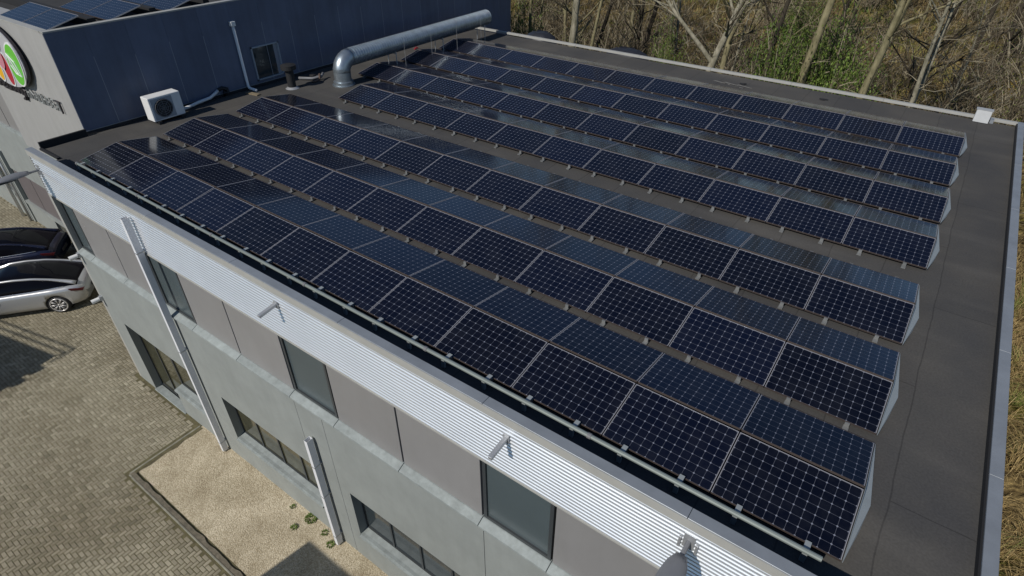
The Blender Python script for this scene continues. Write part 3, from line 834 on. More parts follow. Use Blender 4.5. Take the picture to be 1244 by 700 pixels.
# mounts: base rails, feet, ridge posts, end plates
for r_i in range(7):
    Y = ROWY[r_i]; N = ROWN[r_i]; X1 = ROWX[r_i]; X0 = X1 - N * P
    mt = empty('panel_mount', ((X0 + X1) / 2, Y, 0))
    tag(mt, 'aluminium feet and end plates under the panels of the ' + ROWNAME[r_i], 'panel mount', 'mounts under the rows of solar panels')
    off = (-(X0 + X1) / 2, -Y, 0)
    yl, yh = Y - G - wslope, Y + G + wslope
    hz = ZLOW + LEN * math.sin(TILT)
    for sx, xe in ((1, X1 + 0.012), (-1, X0 - 0.012)):
        m = MB()
        q = [(yl + 0.02, 0.02), (yh - 0.02, 0.02), (yh - 0.02, ZLOW - 0.045), (Y + 0.03, hz - 0.05), (Y - 0.03, hz - 0.05), (yl + 0.02, ZLOW - 0.045)]
        q2 = [(yl + 0.0, 0.015), (yh, 0.015), (yh, ZLOW - 0.02), (Y, hz - 0.012), (yl, ZLOW - 0.02)]
        flare = 0.085 * sx
        vs = [(xe, q2[0][0], q2[2][1]), (xe, yh, q2[2][1]), (xe, Y, hz - 0.012), (xe + 0.085 * sx, Y - 0.5, 0.012), (xe + 0.135 * sx, Y + 0.02, 0.012), ]
        vs2 = [(v[0] - 0.004 * sx, v[1], v[2]) for v in vs]
        m.add(vs + vs2, [(0, 2, 1), (0, 1, 4, 3), (5, 6, 7), (5, 8, 9, 6), (0, 3, 8, 5), (1, 6, 9, 4), (0, 5, 7, 2), (2, 7, 6, 1), (3, 4, 9, 8)])
        o = m.build('end_plate', M_endplate, mt); o.location = off
    m = MB()
    for i in range(N):
        for f_ in (0.24, 0.76):
            xv = X1 - (i + f_) * P
            m.box(xv - 0.02, xv + 0.02, yl - 0.02, yh + 0.02, 0.012, 0.05)
    o = m.build('base_rail', M_alu, mt); o.location = off
    for i in range(N):
        for f_ in (0.24, 0.76):
            xv = X1 - (i + f_) * P
            for s, ye in ((-1, yl), (1, yh)):
                if s == 1 and r_i < 6 and ROWY[r_i + 1] - Y < 2.4:
                    continue
                m = MB()
                m.box(xv - 0.04, xv + 0.04, min(ye + s * 0.005, ye + s * 0.11), max(ye + s * 0.005, ye + s * 0.11), 0.005, 0.03)
                m.box(xv - 0.032, xv + 0.032, min(ye + s * 0.004, ye + s * 0.03), max(ye + s * 0.004, ye + s * 0.03), 0.031, 0.095)
                o = m.build('foot', M_foot, mt); o.location = off
    m = MB()
    m.box(X0 + 0.05, X1 - 0.05, Y - 0.014, Y + 0.014, 0.05, hz - 0.05)
    m.box(X0 + 0.05, X1 - 0.05, yl + 0.03, yl + 0.06, 0.051, 0.053)
    o = m.build('ridge_support', M_rubber, mt); o.location = off
# pipe rail in front of the nearest row
rl = empty('edge_rail', (-9, -1.2, 0)); tag(rl, 'long grey pipe rail running along the roof edge in front of the nearest panels', 'rail')
m = MB(); x = -18.5
while x < -0.2:
    x1 = min(x + 3.05, -0.17)
    m.tube([(x, -1.25, 0.20), (x1 - 0.006, -1.25, 0.20)], 0.034, 10); x = x1
o = m.build('pipe', MATS.setdefault('rail', mat('rail_grey_green', (0.21, 0.245, 0.235), 0.5, metal=0.2, var=0.08, scale=3)), rl, smooth=False); o.location = (9, 1.2, 0)
m = MB(); x = -18.5
while x < -0.3:
    m.tube([(x - 0.03, -1.25, 0.20), (x + 0.03, -1.25, 0.20)], 0.043, 10); x += 3.05
o = m.build('collar', M_lampgrey, rl); o.location = (9, 1.2, 0)
for i in range(12):
    for f_ in (0.24, 0.76):
        xv = -(i + f_) * P
        m = MB(); m.box(xv - 0.03, xv + 0.03, -1.27, -1.23, 0.004, 0.162); m.box(xv - 0.035, xv + 0.035, -1.228, -1.06, 0.135, 0.150)
        o = m.build('stand', M_endplate, rl); o.location = (9, 1.2, 0)

# solar panels on the roof of the taller block
kk = 0
for (xa, yc) in ((-21.1, 0.05), (-21.1, 1.78), (-21.0, 3.45)):
    for i in range(2):
        p = copy_tree(proto)
        p.location = (xa - 0.82 - i * 1.6, yc + 0.02, ZT - 0.02); p.rotation_euler = (R(14), 0, 0)
        tag(p, 'blue solar panel on the taller block, %s row back, %s the blue wall' % (['first', 'second', 'third'][kk // 2], 'next to' if i == 0 else 'second from'), 'solar panel', 'solar panels on the taller roof')
        kk += 1
bm_ = MB(); bm_.box(-30, -21.2, 1.28, 1.5, ZT - 0.13, ZT + 0.10); bm_.box(-30, -21.2, 3.05, 3.25, ZT - 0.13, ZT + 0.10); bm_.box(-30, -21.2, 4.8, 5.0, ZT - 0.13, ZT + 0.1)
tag(bm_.build('panel_backing', M_black), 'black wind plates standing behind the panels on the taller roof', 'wind plates')

# ------------------------------------------------------------------ roof equipment
ac = empty('air_conditioner', (-20.24, 2.1, 0))
tag(ac, 'white outdoor air conditioning unit with round fan on the roof by the blue wall', 'air conditioner'); ac.scale = (1.08, 1.08, 1.06)
m = MB(); m.box(-0.19, 0.19, -0.46, 0.46, 0.09, 0.76); m.build('casing', M_white, ac, bevel=0.012)
m = MB(); n = 28; 
m.box(0.192, 0.198, -0.40, 0.20, 0.13, 0.71); m.build('front_panel', MATS.setdefault('acp', mat('ac_shade_panel', (0.30, 0.33, 0.36), 0.5)), ac)  # bluish grey paints in the shade on the fan side of the white unit
m = MB(); m.tube([(0.199, -0.10, 0.42), (0.215, -0.10, 0.42)], 0.255, 32); fan = m.build('fan_grille', M_rubber, ac)
m = MB()
for rr in (0.06, 0.12, 0.18, 0.24):
    m.tube([(0.218, -0.10 + rr * math.cos(2 * math.pi * k / 24), 0.42 + rr * math.sin(2 * math.pi * k / 24)) for k in range(25)], 0.005, 4)
for k in range(8):
    a = 2 * math.pi * k / 8; m.tube([(0.218, -0.10, 0.42), (0.218, -0.10 + 0.25 * math.cos(a), 0.42 + 0.25 * math.sin(a))], 0.004, 4)
m.build('grille_wire', M_lampgrey, fan)
for yy in (-0.38, 0.30):
    m = MB(); m.box(-0.25, 0.25, yy, yy + 0.09, 0.0, 0.088); m.build('foot', M_rubber, ac)
cd = empty('conduit', (-20.6, 3.4, 0)); tag(cd, 'white pipe conduit with black bends running from the air conditioner to the wall', 'conduit')
m = MB(); m.tube([(0.25, -0.78, 0.12), (0.0, 0.0, 0.12), (-0.06, 0.42, 0.13), (-0.12, 0.62, 0.18), (-0.2, 0.85, 0.25)], 0.05, 10); m.build('pipe', M_white, cd, smooth=True)
m = MB(); m.tube([(-0.2, 0.83, 0.25), (-0.16, 0.98, 0.30), (-0.1, 1.12, 0.25), (-0.06, 1.10, 0.14), (-0.12, 1.0, 0.08), (-0.22, 1.1, 0.2)], 0.06, 8); m.build('coil', M_rubber, cd, smooth=True)
wp = empty('wall_downpipe', (wall_x(5.33) + 0.07, 5.33, 0)); tag(wp, 'thin white downpipe with a foot bend on the dark blue wall', 'downpipe')
m = MB(); m.tube([(0, 0, 2.14), (0, 0, 0.14), (0.06, 0.0, 0.07), (0.42, 0.02, 0.05)], 0.05, 10); m.build('pipe', M_white, wp, smooth=True)
m = MB(); m.box(-0.06, 0.07, -0.08, 0.08, 2.1, 2.25); m.build('head', M_white, wp, bevel=0.008)
pk = MB(); pk.box(0, 0.55, 0, 0.14, 0.003, 0.045, M=Matrix.Translation((-20.45, 5.0, 0)) @ Matrix.Rotation(R(8), 4, 'Z'))
tag(pk.build('timber_offcut', M_wood), 'short pale timber board lying on the roof below the white downpipe', 'board')
fl = empty('roof_flue', (-19.66, 6.35, 0)); tag(fl, 'black round roof flue with a wide cap near the wall window', 'flue')
m = MB(); m.tube([(0, 0, 0.04), (0, 0, 0.62)], 0.14, 20); m.build('pipe', M_rubber, fl, smooth=False)
m = MB(); m.tube([(0, 0, 0.62), (0, 0, 0.66), (0, 0, 0.80), (0, 0, 0.84)], [0.15, 0.26, 0.26, 0.12], 20); m.build('cap', M_rubber, fl)
m = MB(); m.tube([(0, 0, 0.002), (0, 0, 0.06)], [0.24, 0.15], 20); m.build('collar', M_alu, fl)
rp = empty('drain_fitting', (-19.9, 7.25, 0)); tag(rp, 'small tangle of dark drain pipe fittings between the flue and the duct', 'pipe fitting')
m = MB(); m.tube([(-0.35, -0.15, 0.07), (0.1, 0.1, 0.07), (0.3, 0.35, 0.12), (0.25, 0.5, 0.2)], 0.05, 8); m.build('pipe', M_lampgrey, rp, smooth=True)
m = MB(); m.tube([(0.3, -0.1, 0.02), (0.45, 0.15, 0.10), (0.3, 0.3, 0.22)], 0.04, 8); m.build('hose', MATS.setdefault('hose', mat('brown_hose', (0.12, 0.08, 0.06), 0.7)), rp, smooth=True)
m = MB(); m.box(-0.12, 0.1, 0.15, 0.3, 0.0, 0.16); m.build('valve_box', M_rubber, rp, bevel=0.01)
# big spiral duct
du = empty('ventilation_duct', (-18.5, 7.7, 0)); tag(du, 'large galvanised spiral ventilation duct rising from the roof and running along the wall', 'duct')
rd = 0.30
pts = [(0, 0, 0.10), (0, 0, 0.52)]
m = MB(); m.tube([(0, 0, 0.0), (0, 0, 0.03), (0, 0, 0.031), (0, 0, 0.14), (0, 0, 0.16), (0, 0, 0.60)], [0.40, 0.40, 0.35, 0.35, rd, rd], 32); m.build('stack', M_galv, du, smooth=False)
def lobed(mb, p0, p1, r, n=28):
    # spiral-seam rings as fine ridges
    p0, p1 = Vector(p0), Vector(p1); L = (p1 - p0).length; k = int(L / 0.115)
    P_, Rr = [], []
    for i in range(k):
        t = i / k
        for dt, rr in ((0, r), (0.86, r), (0.90, r + 0.012), (0.97, r + 0.012)):
            P_.append(p0.lerp(p1, t + dt / k)); Rr.append(rr)
    P_.append(p1); Rr.append(r)
    mb.tube(P_, Rr, n)
m = MB()
m.tube([(0, 0.0 + 0.42 - 0.42 * math.cos(a), 0.45 + 0.42 * math.sin(a)) for a in [R(x_) for x_ in (0, 15, 30, 45, 60, 75, 90)]], rd + 0.004, 32)
m.build('elbow', M_galv, du, smooth=True)
m = MB(); lobed(m, (0, 0.42, 0.87), (-0.05, 8.45, 0.87), rd); m.build('horizontal_run', M_galv, du)
for yy in (2.5, 5.2, 8.0):
    m = MB(); 
    for sx in (-0.22, 0.22): m.tube([(sx, yy, 0.0), (sx, yy, 0.66)], 0.018, 6)
    m.tube([(-0.24, yy, 0.58), (0.24, yy, 0.58)], 0.02, 6); m.build('support', M_alu, du)
for (X, Y) in ((-17.9, 10.3), (-18.0, 11.9), (-17.95, 13.4), (-18.1, 15.2)):
    lr = empty('lightning_rod', (X, Y, 0))
    tag(lr, 'thin upright lightning rod standing by the far duct, %s of four' % {10.3: 'nearest the elbow', 11.9: 'second from the elbow', 13.4: 'third from the elbow', 15.2: 'nearest the duct end'}[Y], 'lightning rod', 'lightning rods along the duct')
    m = MB(); m.tube([(0, 0, 0.05), (0, 0, 1.25)], [0.007, 0.004], 6); m.build('rod', M_alu, lr)
    m = MB(); m.tube([(0, 0, 0.0), (0, 0, 0.07)], [0.11, 0.09], 12); m.build('base', M_lampgrey, lr)
rv = empty('red_valve', (-19.7, 12.7, 0)); rv.scale = (0.6, 0.6, 0.6); tag(rv, 'small red valve on the roof below the spiral duct', 'valve')
m = MB(); m.tube([(0, -0.1, 0.08), (0, 0.25, 0.1)], 0.05, 8); m.build('body', M_red, rv); m = MB(); m.tube([(0, 0.05, 0.1), (0, 0.05, 0.24)], 0.02, 6); m.tube([(-0.1, 0.05, 0.24), (0.1, 0.05, 0.24)], 0.02, 6); m.build('handle', M_red, rv)
# white hatch at the far edge
hb = empty('roof_hatch', (0.38, YB - 0.22, 0)); hb.scale = (0.75, 0.6, 0.78); tag(hb, 'white box shaped vent housing on the far right roof edge', 'vent')
m = MB()
pr = [Vector((0, -0.30, 0.02)), Vector((0, 0.28, 0.02)), Vector((0, 0.28, 0.46)), Vector((0, -0.08, 0.46))]
m.extrude(pr, (-0.27, 0, 0), (0.27, 0, 0)); m.build('housing', M_vent, hb, bevel=0.01)
m = MB(); m.box(-0.30, 0.30, -0.10, 0.31, 0.462, 0.475); m.build('lid', M_vent, hb)
m = MB(); m.box(0.31, 0.44, -0.1, 0.2, 0.01, 0.16); m.build('base', M_coping, hb)
# stains and small litter on the membrane
for i, (X, Y, s) in enumerate(((-6.9, 16.2, 0.10), (-4.1, 16.1, 0.12))):
    c = MB()
    for k in range(5): c.box(*(lambda a, b_: (a, a + s, b_, b_ + s * 0.7))(random.uniform(-s, s), random.uniform(-s, s)), 0.003, 0.02 + 0.02 * random.random())
    o = c.build('debris', M_rubber); o.location = (X, Y, 0)
    tag(o, 'small dark scrap lying on the bare roof near the far edge, %s one' % ('left' if i == 0 else 'right'), 'scrap')
sc = MB()
for k in range(5):
    a, b_ = random.uniform(-0.7, 0.3), random.uniform(-0.12, 0.12); sc.add([(a, b_, 0.004), (a + 0.6, b_ - 0.12, 0.004), (a + 0.62, b_ - 0.08, 0.004), (a + 0.1, b_ + 0.06, 0.004)], [(0, 1, 2, 3)])
o = sc.build('roof_stain', MATS.setdefault('stain', mat('pale_stain', (0.20, 0.19, 0.17), 0.8, var=0.3, scale=8))); o.location = (-7.3, 16.0, 0)
tag(o, kind='structure')

# ------------------------------------------------------------------ lamps and brackets on the fascia
def flood(X, Z, name, label, length=1.0, rz=0.0, down=0.0):
    f = empty(name, (X, YC, Z), (down, 0, rz)); tag(f, label, 'lamp', 'lamps along the metal fascia')
    m = MB(); m.box(-0.07, 0.07, -0.015, 0.0, -0.13, 0.13); m.box(-0.12, -0.09, -0.03, -0.0, -0.17, 0.02); m.box(0.09, 0.12, -0.03, 0.0, -0.17, 0.02); m.build('wall_plate', M_alu, f)
    m = MB(); m.tube([(0, 0, 0.0), (0, -0.14, 0.0), (0, -0.30, -0.01)], 0.03, 8); m.build('arm', M_lampgrey, f)
    m = MB(); n = 18; st = []
    for i in range(11):
        t = i / 10; w = 0.152 * (math.sin(math.pi * (0.12 + 0.80 * t ** 0.75))) ** 0.7; st.append((-0.24 - length * t, w, 0.035 + 0.06 * math.sin(math.pi * min(1, t + 0.1))))
    vs = []
    for (yy, w, h) in st:
        for k in range(n):
            a = 2 * math.pi * k / n; z = math.sin(a)
            vs.append((w * math.cos(a), yy, (h if z > 0 else h * 0.35) * z))
    m.add(vs, [(i * n + k, i * n + (k + 1) % n, (i + 1) * n + (k + 1) % n, (i + 1) * n + k) for i in range(10) for k in range(n)] + [tuple(range(n)), tuple(10 * n + k for k in range(n))])
    m.build('head', M_lampgrey, f, smooth=True)
    m = MB(); m.box(-0.12, 0.12, -0.24 - length * 0.85, -0.24 - length * 0.4, -0.045, -0.02); m.build('glass', M_pane, f)
flood(-1.53, W(0, 0.09, YC)[1], 'street_lamp', 'grey oval lamp head held off the fascia at the bottom edge of the photo', 1.15, 0.0)
flood(-19.36, W(0, -0.02, YC)[1], 'street_lamp', 'grey oval lamp head held off the fascia at its far left end', 0.85, 0.0)
for X, Z, lb in ((-9.42, 0.10, 'short bare steel bracket on the fascia above the second dark window'), (-4.23, 0.07, 'short bare steel bracket on the fascia above the nearest dark window')):
    x_, z_ = W(X, Z, YC)
    b_ = empty('wall_bracket', (x_, YC, z_)); tag(b_, lb, 'bracket', 'brackets on the fascia')
    m = MB(); m.box(-0.035, 0.035, -0.40, -0.03, -0.03, 0.03, M=Matrix.Rotation(R(8), 4, 'X')); m.build('arm', M_alu, b_, bevel=0.005)
    m = MB(); m.box(-0.05, 0.05, -0.034, -0.012, -0.09, 0.06); m.build('plate', M_alu, b_)
for (X, Z, lb) in ((-19.74, -4.30, 'white tube wall lamp low on the facade corner above the paving'), (-19.72, -2.72, 'white tube wall lamp on the facade corner beside the sill')):
    x_, z_ = W(X, Z, YC)
    l_ = empty('wall_lamp', (x_ + 0.1, YC, z_)); tag(l_, lb, 'wall lamp', 'wall lamps on the facade corner')
    m = MB(); m.tube([(0, -0.08, 0.0), (-0.03, -0.30, -0.02)], [0.06, 0.07], 14); m.build('tube', M_white, l_)
    m = MB(); m.box(-0.06, 0.06, -0.08, 0.0, -0.07, 0.07); m.build('mount', M_alu, l_)

# ------------------------------------------------------------------ cars
def loft(mb, secs, mirror=True, capends=True):
    """secs: list of lists of (x, y, z) half profile points, equal count"""
    n = len(secs[0]); vs = []; fs = []
    for s in secs:
        full = [Vector(p) for p in s] + [Vector((p[0], -p[1], p[2])) for p in reversed(s[:-1])]
        vs += full
    m_ = 2 * n - 1
    for i in range(len(secs) - 1):
        for k in range(m_ - 1): fs.append((i * m_ + k, i * m_ + k + 1, (i + 1) * m_ + k + 1, (i + 1) * m_ + k))
        fs.append((i * m_ + m_ - 1, i * m_, (i + 1) * m_, (i + 1) * m_ + m_ - 1))
    fs += [tuple(range(m_ - 1, -1, -1)), tuple((len(secs) - 1) * m_ + k for k in range(m_))]
    mb.add(vs, fs)
def interp(tab, x):
    for (x0, *a), (x1, *b_) in zip(tab, tab[1:]):
        if x <= x1:
            t = (x - x0) / (x1 - x0); t = max(0, t); t2 = t
            return [p + (q - p) * t2 for p, q in zip(a, b_)]
    return list(tab[-1][1:])
BODY = [(0.00, 0.72, 0.46, 0.84, 0.90), (0.06, 0.80, 0.36, 0.92, 1.02), (0.2, 0.88, 0.29, 0.96, 1.08), (0.5, 0.935, 0.22, 0.985, 1.06), (1.0, 0.975, 0.19, 0.975, 1.0), (1.6, 0.965, 0.18, 0.95, 0.98),
        (2.4, 0.955, 0.18, 0.93, 0.96), (3.2, 0.96, 0.18, 0.91, 0.95), (3.7, 0.965, 0.18, 0.89, 0.97), (4.1, 0.955, 0.20, 0.84, 0.92), (4.5, 0.90, 0.24, 0.76, 0.83), (4.8, 0.78, 0.30, 0.66, 0.72), (4.96, 0.60, 0.38, 0.58, 0.60)]
GH = [(0.22, 0.74, 1.03, 0.66, 1.085), (0.6, 0.80, 1.015, 0.63, 1.20), (1.0, 0.835, 1.0, 0.62, 1.32), (1.5, 0.85, 0.98, 0.615, 1.42), (2.1, 0.85, 0.965, 0.61, 1.46), (2.6, 0.85, 0.955, 0.60, 1.445), (3.05, 0.84, 0.945, 0.60, 1.33), (3.45, 0.82, 0.94, 0.60, 1.14), (3.8, 0.76, 0.95, 0.62, 0.99)]
WX = (0.98, 3.94); WR = 0.36
def make_car(paint, label, loc, heading, scale):
    root = empty('parked_car', loc, (0, 0, heading)); root.scale = (scale,) * 3
    tag(root, label, 'car', 'cars parked beside the building')
    m = MB(); secs = []
    xs_ = [0.0, 0.03, 0.06, 0.12, 0.2, 0.35] + [0.5 + 0.1 * i for i in range(44)] + [4.88, 4.96]
    for x in xs_:
        w, zb_, zs, zd = interp(BODY, x)
        wb = interp(GH, min(3.8, max(0.22, x)))[0] if 0.2 <= x <= 3.82 else w * 0.82
        secs.append([(x, 0, zb_), (x, w * 0.80, zb_), (x, w * 0.955, zb_ + 0.08), (x, w * 0.995, zb_ + 0.24), (x, w, (zb_ + zs) / 2 + 0.04), (x, w * 0.985, zs - 0.12), (x, w * 0.955, zs - 0.02), (x, min(wb + 0.03, w * 0.9), zs + 0.025), (x, w * 0.55, zd), (x, 0, zd + 0.012)])
    loft(m, secs)
    body = m.build('body', paint, root, smooth=True)
    # wheel arches cut with temporary cylinders
    cut = MB()
    for wx_ in WX:
        cut.tube([(wx_, -1.2, WR), (wx_, -0.68, WR)], WR + 0.045, 32); cut.tube([(wx_, 0.68, WR), (wx_, 1.2, WR)], WR + 0.045, 32)
    cu = cut.build('cutter', M_rubber, root)
    bo = body.modifiers.new('b', 'BOOLEAN'); bo.object = cu; bo.operation = 'DIFFERENCE'; bo.solver = 'EXACT'
    bpy.context.view_layer.update()
    dg = bpy.context.evaluated_depsgraph_get()
    me = bpy.data.meshes.new_from_object(body.evaluated_get(dg)); body.modifiers.clear(); body.data = me
    bpy.data.objects.remove(cu)
    for wx_ in WX:
        for s in (-1, 1):
            m = MB(); m.tube([(wx_, s * 0.60, WR), (wx_, s * 0.66, WR)], WR + 0.05, 28); m.build('wheel_well', M_rubber, root)
    m = MB(); secs = []
    gx_ = [0.22 + 0.1 * i for i in range(36)] + [3.8]
    for x in gx_:
        wb, zbelt, wr, zr = interp(GH, x)
        h = zr - zbelt
        secs.append([(x, 0, zbelt - 0.06), (x, wb, zbelt - 0.04), (x, wb, zbelt + 0.01), (x, wb - (wb - wr) * 0.40, zbelt + h * 0.52), (x, wr + 0.035, zr - 0.045), (x, wr - 0.02, zr - 0.008), (x, wr * 0.5, zr + 0.012), (x, 0, zr + 0.018)])
    loft(m, secs)
    m.build('greenhouse', M_carglass, root, smooth=True)
    # roof rails / pillar frames in body colour
    for s in (-1, 1):
        m = MB(); pts = []; rad = []
        for x in [0.24 + 0.12 * i for i in range(30)] + [3.8]:
            wb, zbelt, wr, zr = interp(GH, x); pts.append((x, s * (wr + 0.035), zr - 0.035)); rad.append(0.045 if x > 1.0 else 0.045 + 0.05 * (1.0 - x))
        m.tube(pts, rad, 8); m.build('roof_rail', paint, root, smooth=True)
        m = MB(); pts = [(x, s * (interp(GH, x)[0] + 0.006), interp(GH, x)[1] + 0.012) for x in [0.62 + 0.2 * i for i in range(16)]]
        m.tube(pts, 0.016, 6); m.build('window_trim', M_chrome, root, smooth=True)
        m = MB(); m.add([(0.035, s * 0.50, 0.86), (0.05, s * 0.80, 0.87), (0.46, s * 0.945, 0.97), (0.40, s * 0.93, 0.88), (0.10, s * 0.82, 0.78), (0.035, s * 0.52, 0.79)] , [(0, 1, 4, 5), (1, 2, 3, 4)])
        o = m.build('tail_lamp', M_tail, root); md = o.modifiers.new('s', 'SOLIDIFY'); md.thickness = 0.05; md.offset = 0
        m = MB(); ell_v = []
        m.tube([(3.12, s * 0.90, 1.0), (3.10, s * 1.02, 1.02)], [0.03, 0.03], 8); m.tube([(3.02, s * 1.08, 1.05), (3.10, s * 1.08, 1.05), (3.18, s * 1.07, 1.04)], [0.07, 0.10, 0.05], 10); m.build('mirror', paint, root, smooth=True)
        m = MB(); m.add([(4.55, s * 0.60, 0.72), (4.42, s * 0.88, 0.75), (4.72, s * 0.80, 0.62), (4.84, s * 0.58, 0.58)], [(0, 1, 2, 3)]); o = m.build('headlight', M_chrome, root); md = o.modifiers.new('s', 'SOLIDIFY'); md.thickness = 0.05; md.offset = 0
        for wx_ in WX:
            m = MB(); m.tube([(wx_, s * 0.72, WR), (wx_, s * 0.735, WR), (wx_, s * 0.915, WR), (wx_, s * 0.945, WR)], [WR - 0.05, WR, WR, WR - 0.04], 32)
            whl = m.build('wheel', M_rubber, root)
            m = MB()
            m.tube([(wx_, s * 0.90, WR), (wx_, s * 0.950, WR)], 0.055, 12)
            for k in range(9):
                a = 2 * math.pi * k / 9
                for da in (-0.10, 0.10):
                    m.tube([(wx_ + 0.05 * math.cos(a), s * 0.945, WR + 0.05 * math.sin(a)), (wx_ + 0.262 * math.cos(a + da), s * 0.945, WR + 0.262 * math.sin(a + da))], 0.014, 5)
            m.tube([(wx_ + 0.265 * math.cos(2 * math.pi * k / 36), s * 0.942, WR + 0.265 * math.sin(2 * math.pi * k / 36)) for k in range(37)], 0.024, 6)
            m.build('rim', M_rim, whl, smooth=True)
    m = MB(); m.box(-0.02, 0.05, -0.26, 0.26, 0.60, 0.71); m.build('number_plate', MATS.setdefault('np', mat('plate_recess', (0.05, 0.05, 0.05), 0.6)), root)
    return root
hd = Vector((-0.63, -0.78, 0)).normalized(); pw = Vector((-hd.y * -1, hd.x * -1, 0))  # placeholder
far = Vector((-0.78, 0.63, 0)).normalized()
CS = 1.06
ang = math.atan2(hd.y, hd.x)
wheelc = Vector((-25.52, -1.83, ZG))
side = Vector((math.sin(ang), -math.cos(ang), 0))     # car's right-hand side
# near side of the car (towards the camera) is the one opposite to 'far'
rear0 = wheelc - hd * WX[0] * CS + far * 0.90 * CS
make_car(M_silver, 'silver fastback car with black glass roof parked beside the facade corner', rear0, ang, CS)
make_car(M_navy, 'dark blue car with black glass roof parked behind the silver car', rear0 + far * 3.05 + hd * 1.9, ang, CS)

# ------------------------------------------------------------------ weeds in the gravel
M_leaf = mat_attr('green_leaf', 0.6, ramp=((0, (0.045, 0.075, 0.012)), (0.5, (0.095, 0.15, 0.024)), (1, (0.17, 0.23, 0.045))))
def leaf(mb, p, d, L, w, tone, rnd=random):
    d = Vector(d).normalized(); s = d.cross(Vector((0, 0, 1)))
    if s.length < 0.01: s = Vector((1, 0, 0))
    s.normalize(); s = (Matrix.Rotation(rnd.uniform(-1.2, 1.2), 3, d) @ s)
    p = Vector(p); mid = p + d * L * 0.5
    mb.add([p, mid + s * w, p + d * L, mid - s * w], [(0, 1, 2, 3)], tone)
for i, (px, py, rad, n, lb) in enumerate(((-10.62, -1.98, 0.22, 260, 'largest green weed clump at the wall by the short downpipe'), (-10.78, -2.42, 0.10, 90, 'small green weed clump in the gravel left of the building shadow'),
                               (-9.62, -2.18, 0.12, 110, 'small green weed clump beside the foot of the short downpipe'), (-10.0, -2.05, 0.10, 70, 'small yellowish weed clump between the big weed and the downpipe'), (-11.3, -2.05, 0.07, 50, 'tiny weed at the wall foot left of the big weed'))):
    m = MB()
    for k in range(n):
        a = random.uniform(0, 6.28); r = rad * math.sqrt(random.random())
        leaf(m, (r * math.cos(a), r * math.sin(a), 0.02 + 0.05 * random.random()), (math.cos(a), math.sin(a), random.uniform(0.1, 1.0)), random.uniform(0.05, 0.11), random.uniform(0.012, 0.025), random.random())
    o = m.build('weed', M_leaf); o.location = (px, py, ZG + 0.01); o.scale = (0.65, 0.65, 0.5); tag(o, lb, 'weed', 'weeds along the wall foot')

# ------------------------------------------------------------------ neighbouring buildings behind the camera that throw the ground shadows
sd = Vector((-to_sun.x, -to_sun.y)) / to_sun.z            # shadow shift per metre of height
ZN = -1.2
def shadow_src(px, py, z): h = z - ZG; return px - sd.x * h, py - sd.y * h
nx, ny = shadow_src(-10.15, -2.4, ZN)
nb = MB(); nb.box(nx, nx + 14, ny - 9, ny, ZG - 0.2, ZN)
nbo = empty('neighbouring_building', (nx + 7, ny - 4, ZG)); tag(nbo, 'plain grey building across the yard throwing the shadow onto the gravel', 'building')
o = nb.build('wall', M_concrete, nbo); o.location = (-nx - 7, -ny + 4, -ZG)
m = MB()
for k in range(4): m.box(nx + 1 + k * 3.2, nx + 3.2 + k * 3.2, ny, ny + 0.02, ZG + 1, ZG + 2.6)
o = m.build('window', M_pane, nbo); o.location = (-nx - 7, -ny + 4, -ZG)
nx, ny = shadow_src(-23.1, -3.12, ZN)
nbo = empty('neighbouring_building', (nx, ny, ZG), (0, 0, R(13))); tag(nbo, 'plain grey building with a roof railing across the yard throwing the shadow onto the paving', 'building')
H_ = ZN - ZG
nb = MB(); nb.box(-16, 0, -9, 0, -0.2, H_); nb.build('wall', M_concrete, nbo)
m = MB()
for hz_ in (0.25, 0.5):
    m.tube([(-16, -0.05, H_ + hz_), (0.05, -0.05, H_ + hz_)], 0.03, 6); m.tube([(0.05, -0.05, H_ + hz_), (0.05, -0.6, H_ + hz_)], 0.03, 6)
for k in range(6): m.tube([(-k * 2.5, -0.05, H_ - 0.05), (-k * 2.5, -0.05, H_ + 0.5)], 0.025, 6)
m.build('railing', M_alu, nbo)
for yy in (0.7, 1.35, 2.3, 3.2):
    m = MB(); m.box(-0.3, 0.22, -yy - 0.15, -yy + 0.05, H_ - 0.15, H_ + 0.10); m.build('roof_vent', M_alu, nbo)

# ------------------------------------------------------------------ wood behind the building
M_bark_pale = mat('pale_bark', (0.36, 0.33, 0.25), 0.9, spec=0.2, col2=(0.14, 0.13, 0.085), scale=5, stretch=(1, 1, 0.4), bump=0.8, bscale=20, detail=8)
M_bark_olive = mat('olive_bark', (0.30, 0.265, 0.155), 0.9, spec=0.2, col2=(0.11, 0.10, 0.05), scale=5, stretch=(1, 1, 0.4), bump=0.8, bscale=20, detail=8)
M_bark_dark = mat('dark_bark', (0.075, 0.06, 0.042), 0.9, spec=0.2, col2=(0.03, 0.026, 0.018), scale=5, stretch=(1, 1, 0.4), bump=0.8, bscale=20, detail=8)
M_twig = mat_attr('twigs', 0.85, ramp=((0, (0.06, 0.046, 0.030)), (0.55, (0.15, 0.12, 0.075)), (1, (0.34, 0.30, 0.21))), spec=0.2)
M_bud = mat_attr('bud_leaves', 0.6, ramp=((0, (0.05, 0.075, 0.014)), (0.5, (0.10, 0.13, 0.025)), (1, (0.17, 0.19, 0.04))))
M_dry = mat_attr('dry_grass_blades', 0.75, ramp=((0, (0.13, 0.085, 0.03)), (0.5, (0.30, 0.21, 0.085)), (0.85, (0.45, 0.34, 0.16)), (1, (0.12, 0.16, 0.03))), spec=0.25)
M_under = mat_attr('undergrowth_blades', 0.85, ramp=((0, (0.055, 0.038, 0.020)), (0.25, (0.14, 0.098, 0.045)), (0.52, (0.35, 0.265, 0.11)), (0.72, (0.22, 0.21, 0.06)), (1, (0.17, 0.21, 0.045))), spec=0.15)
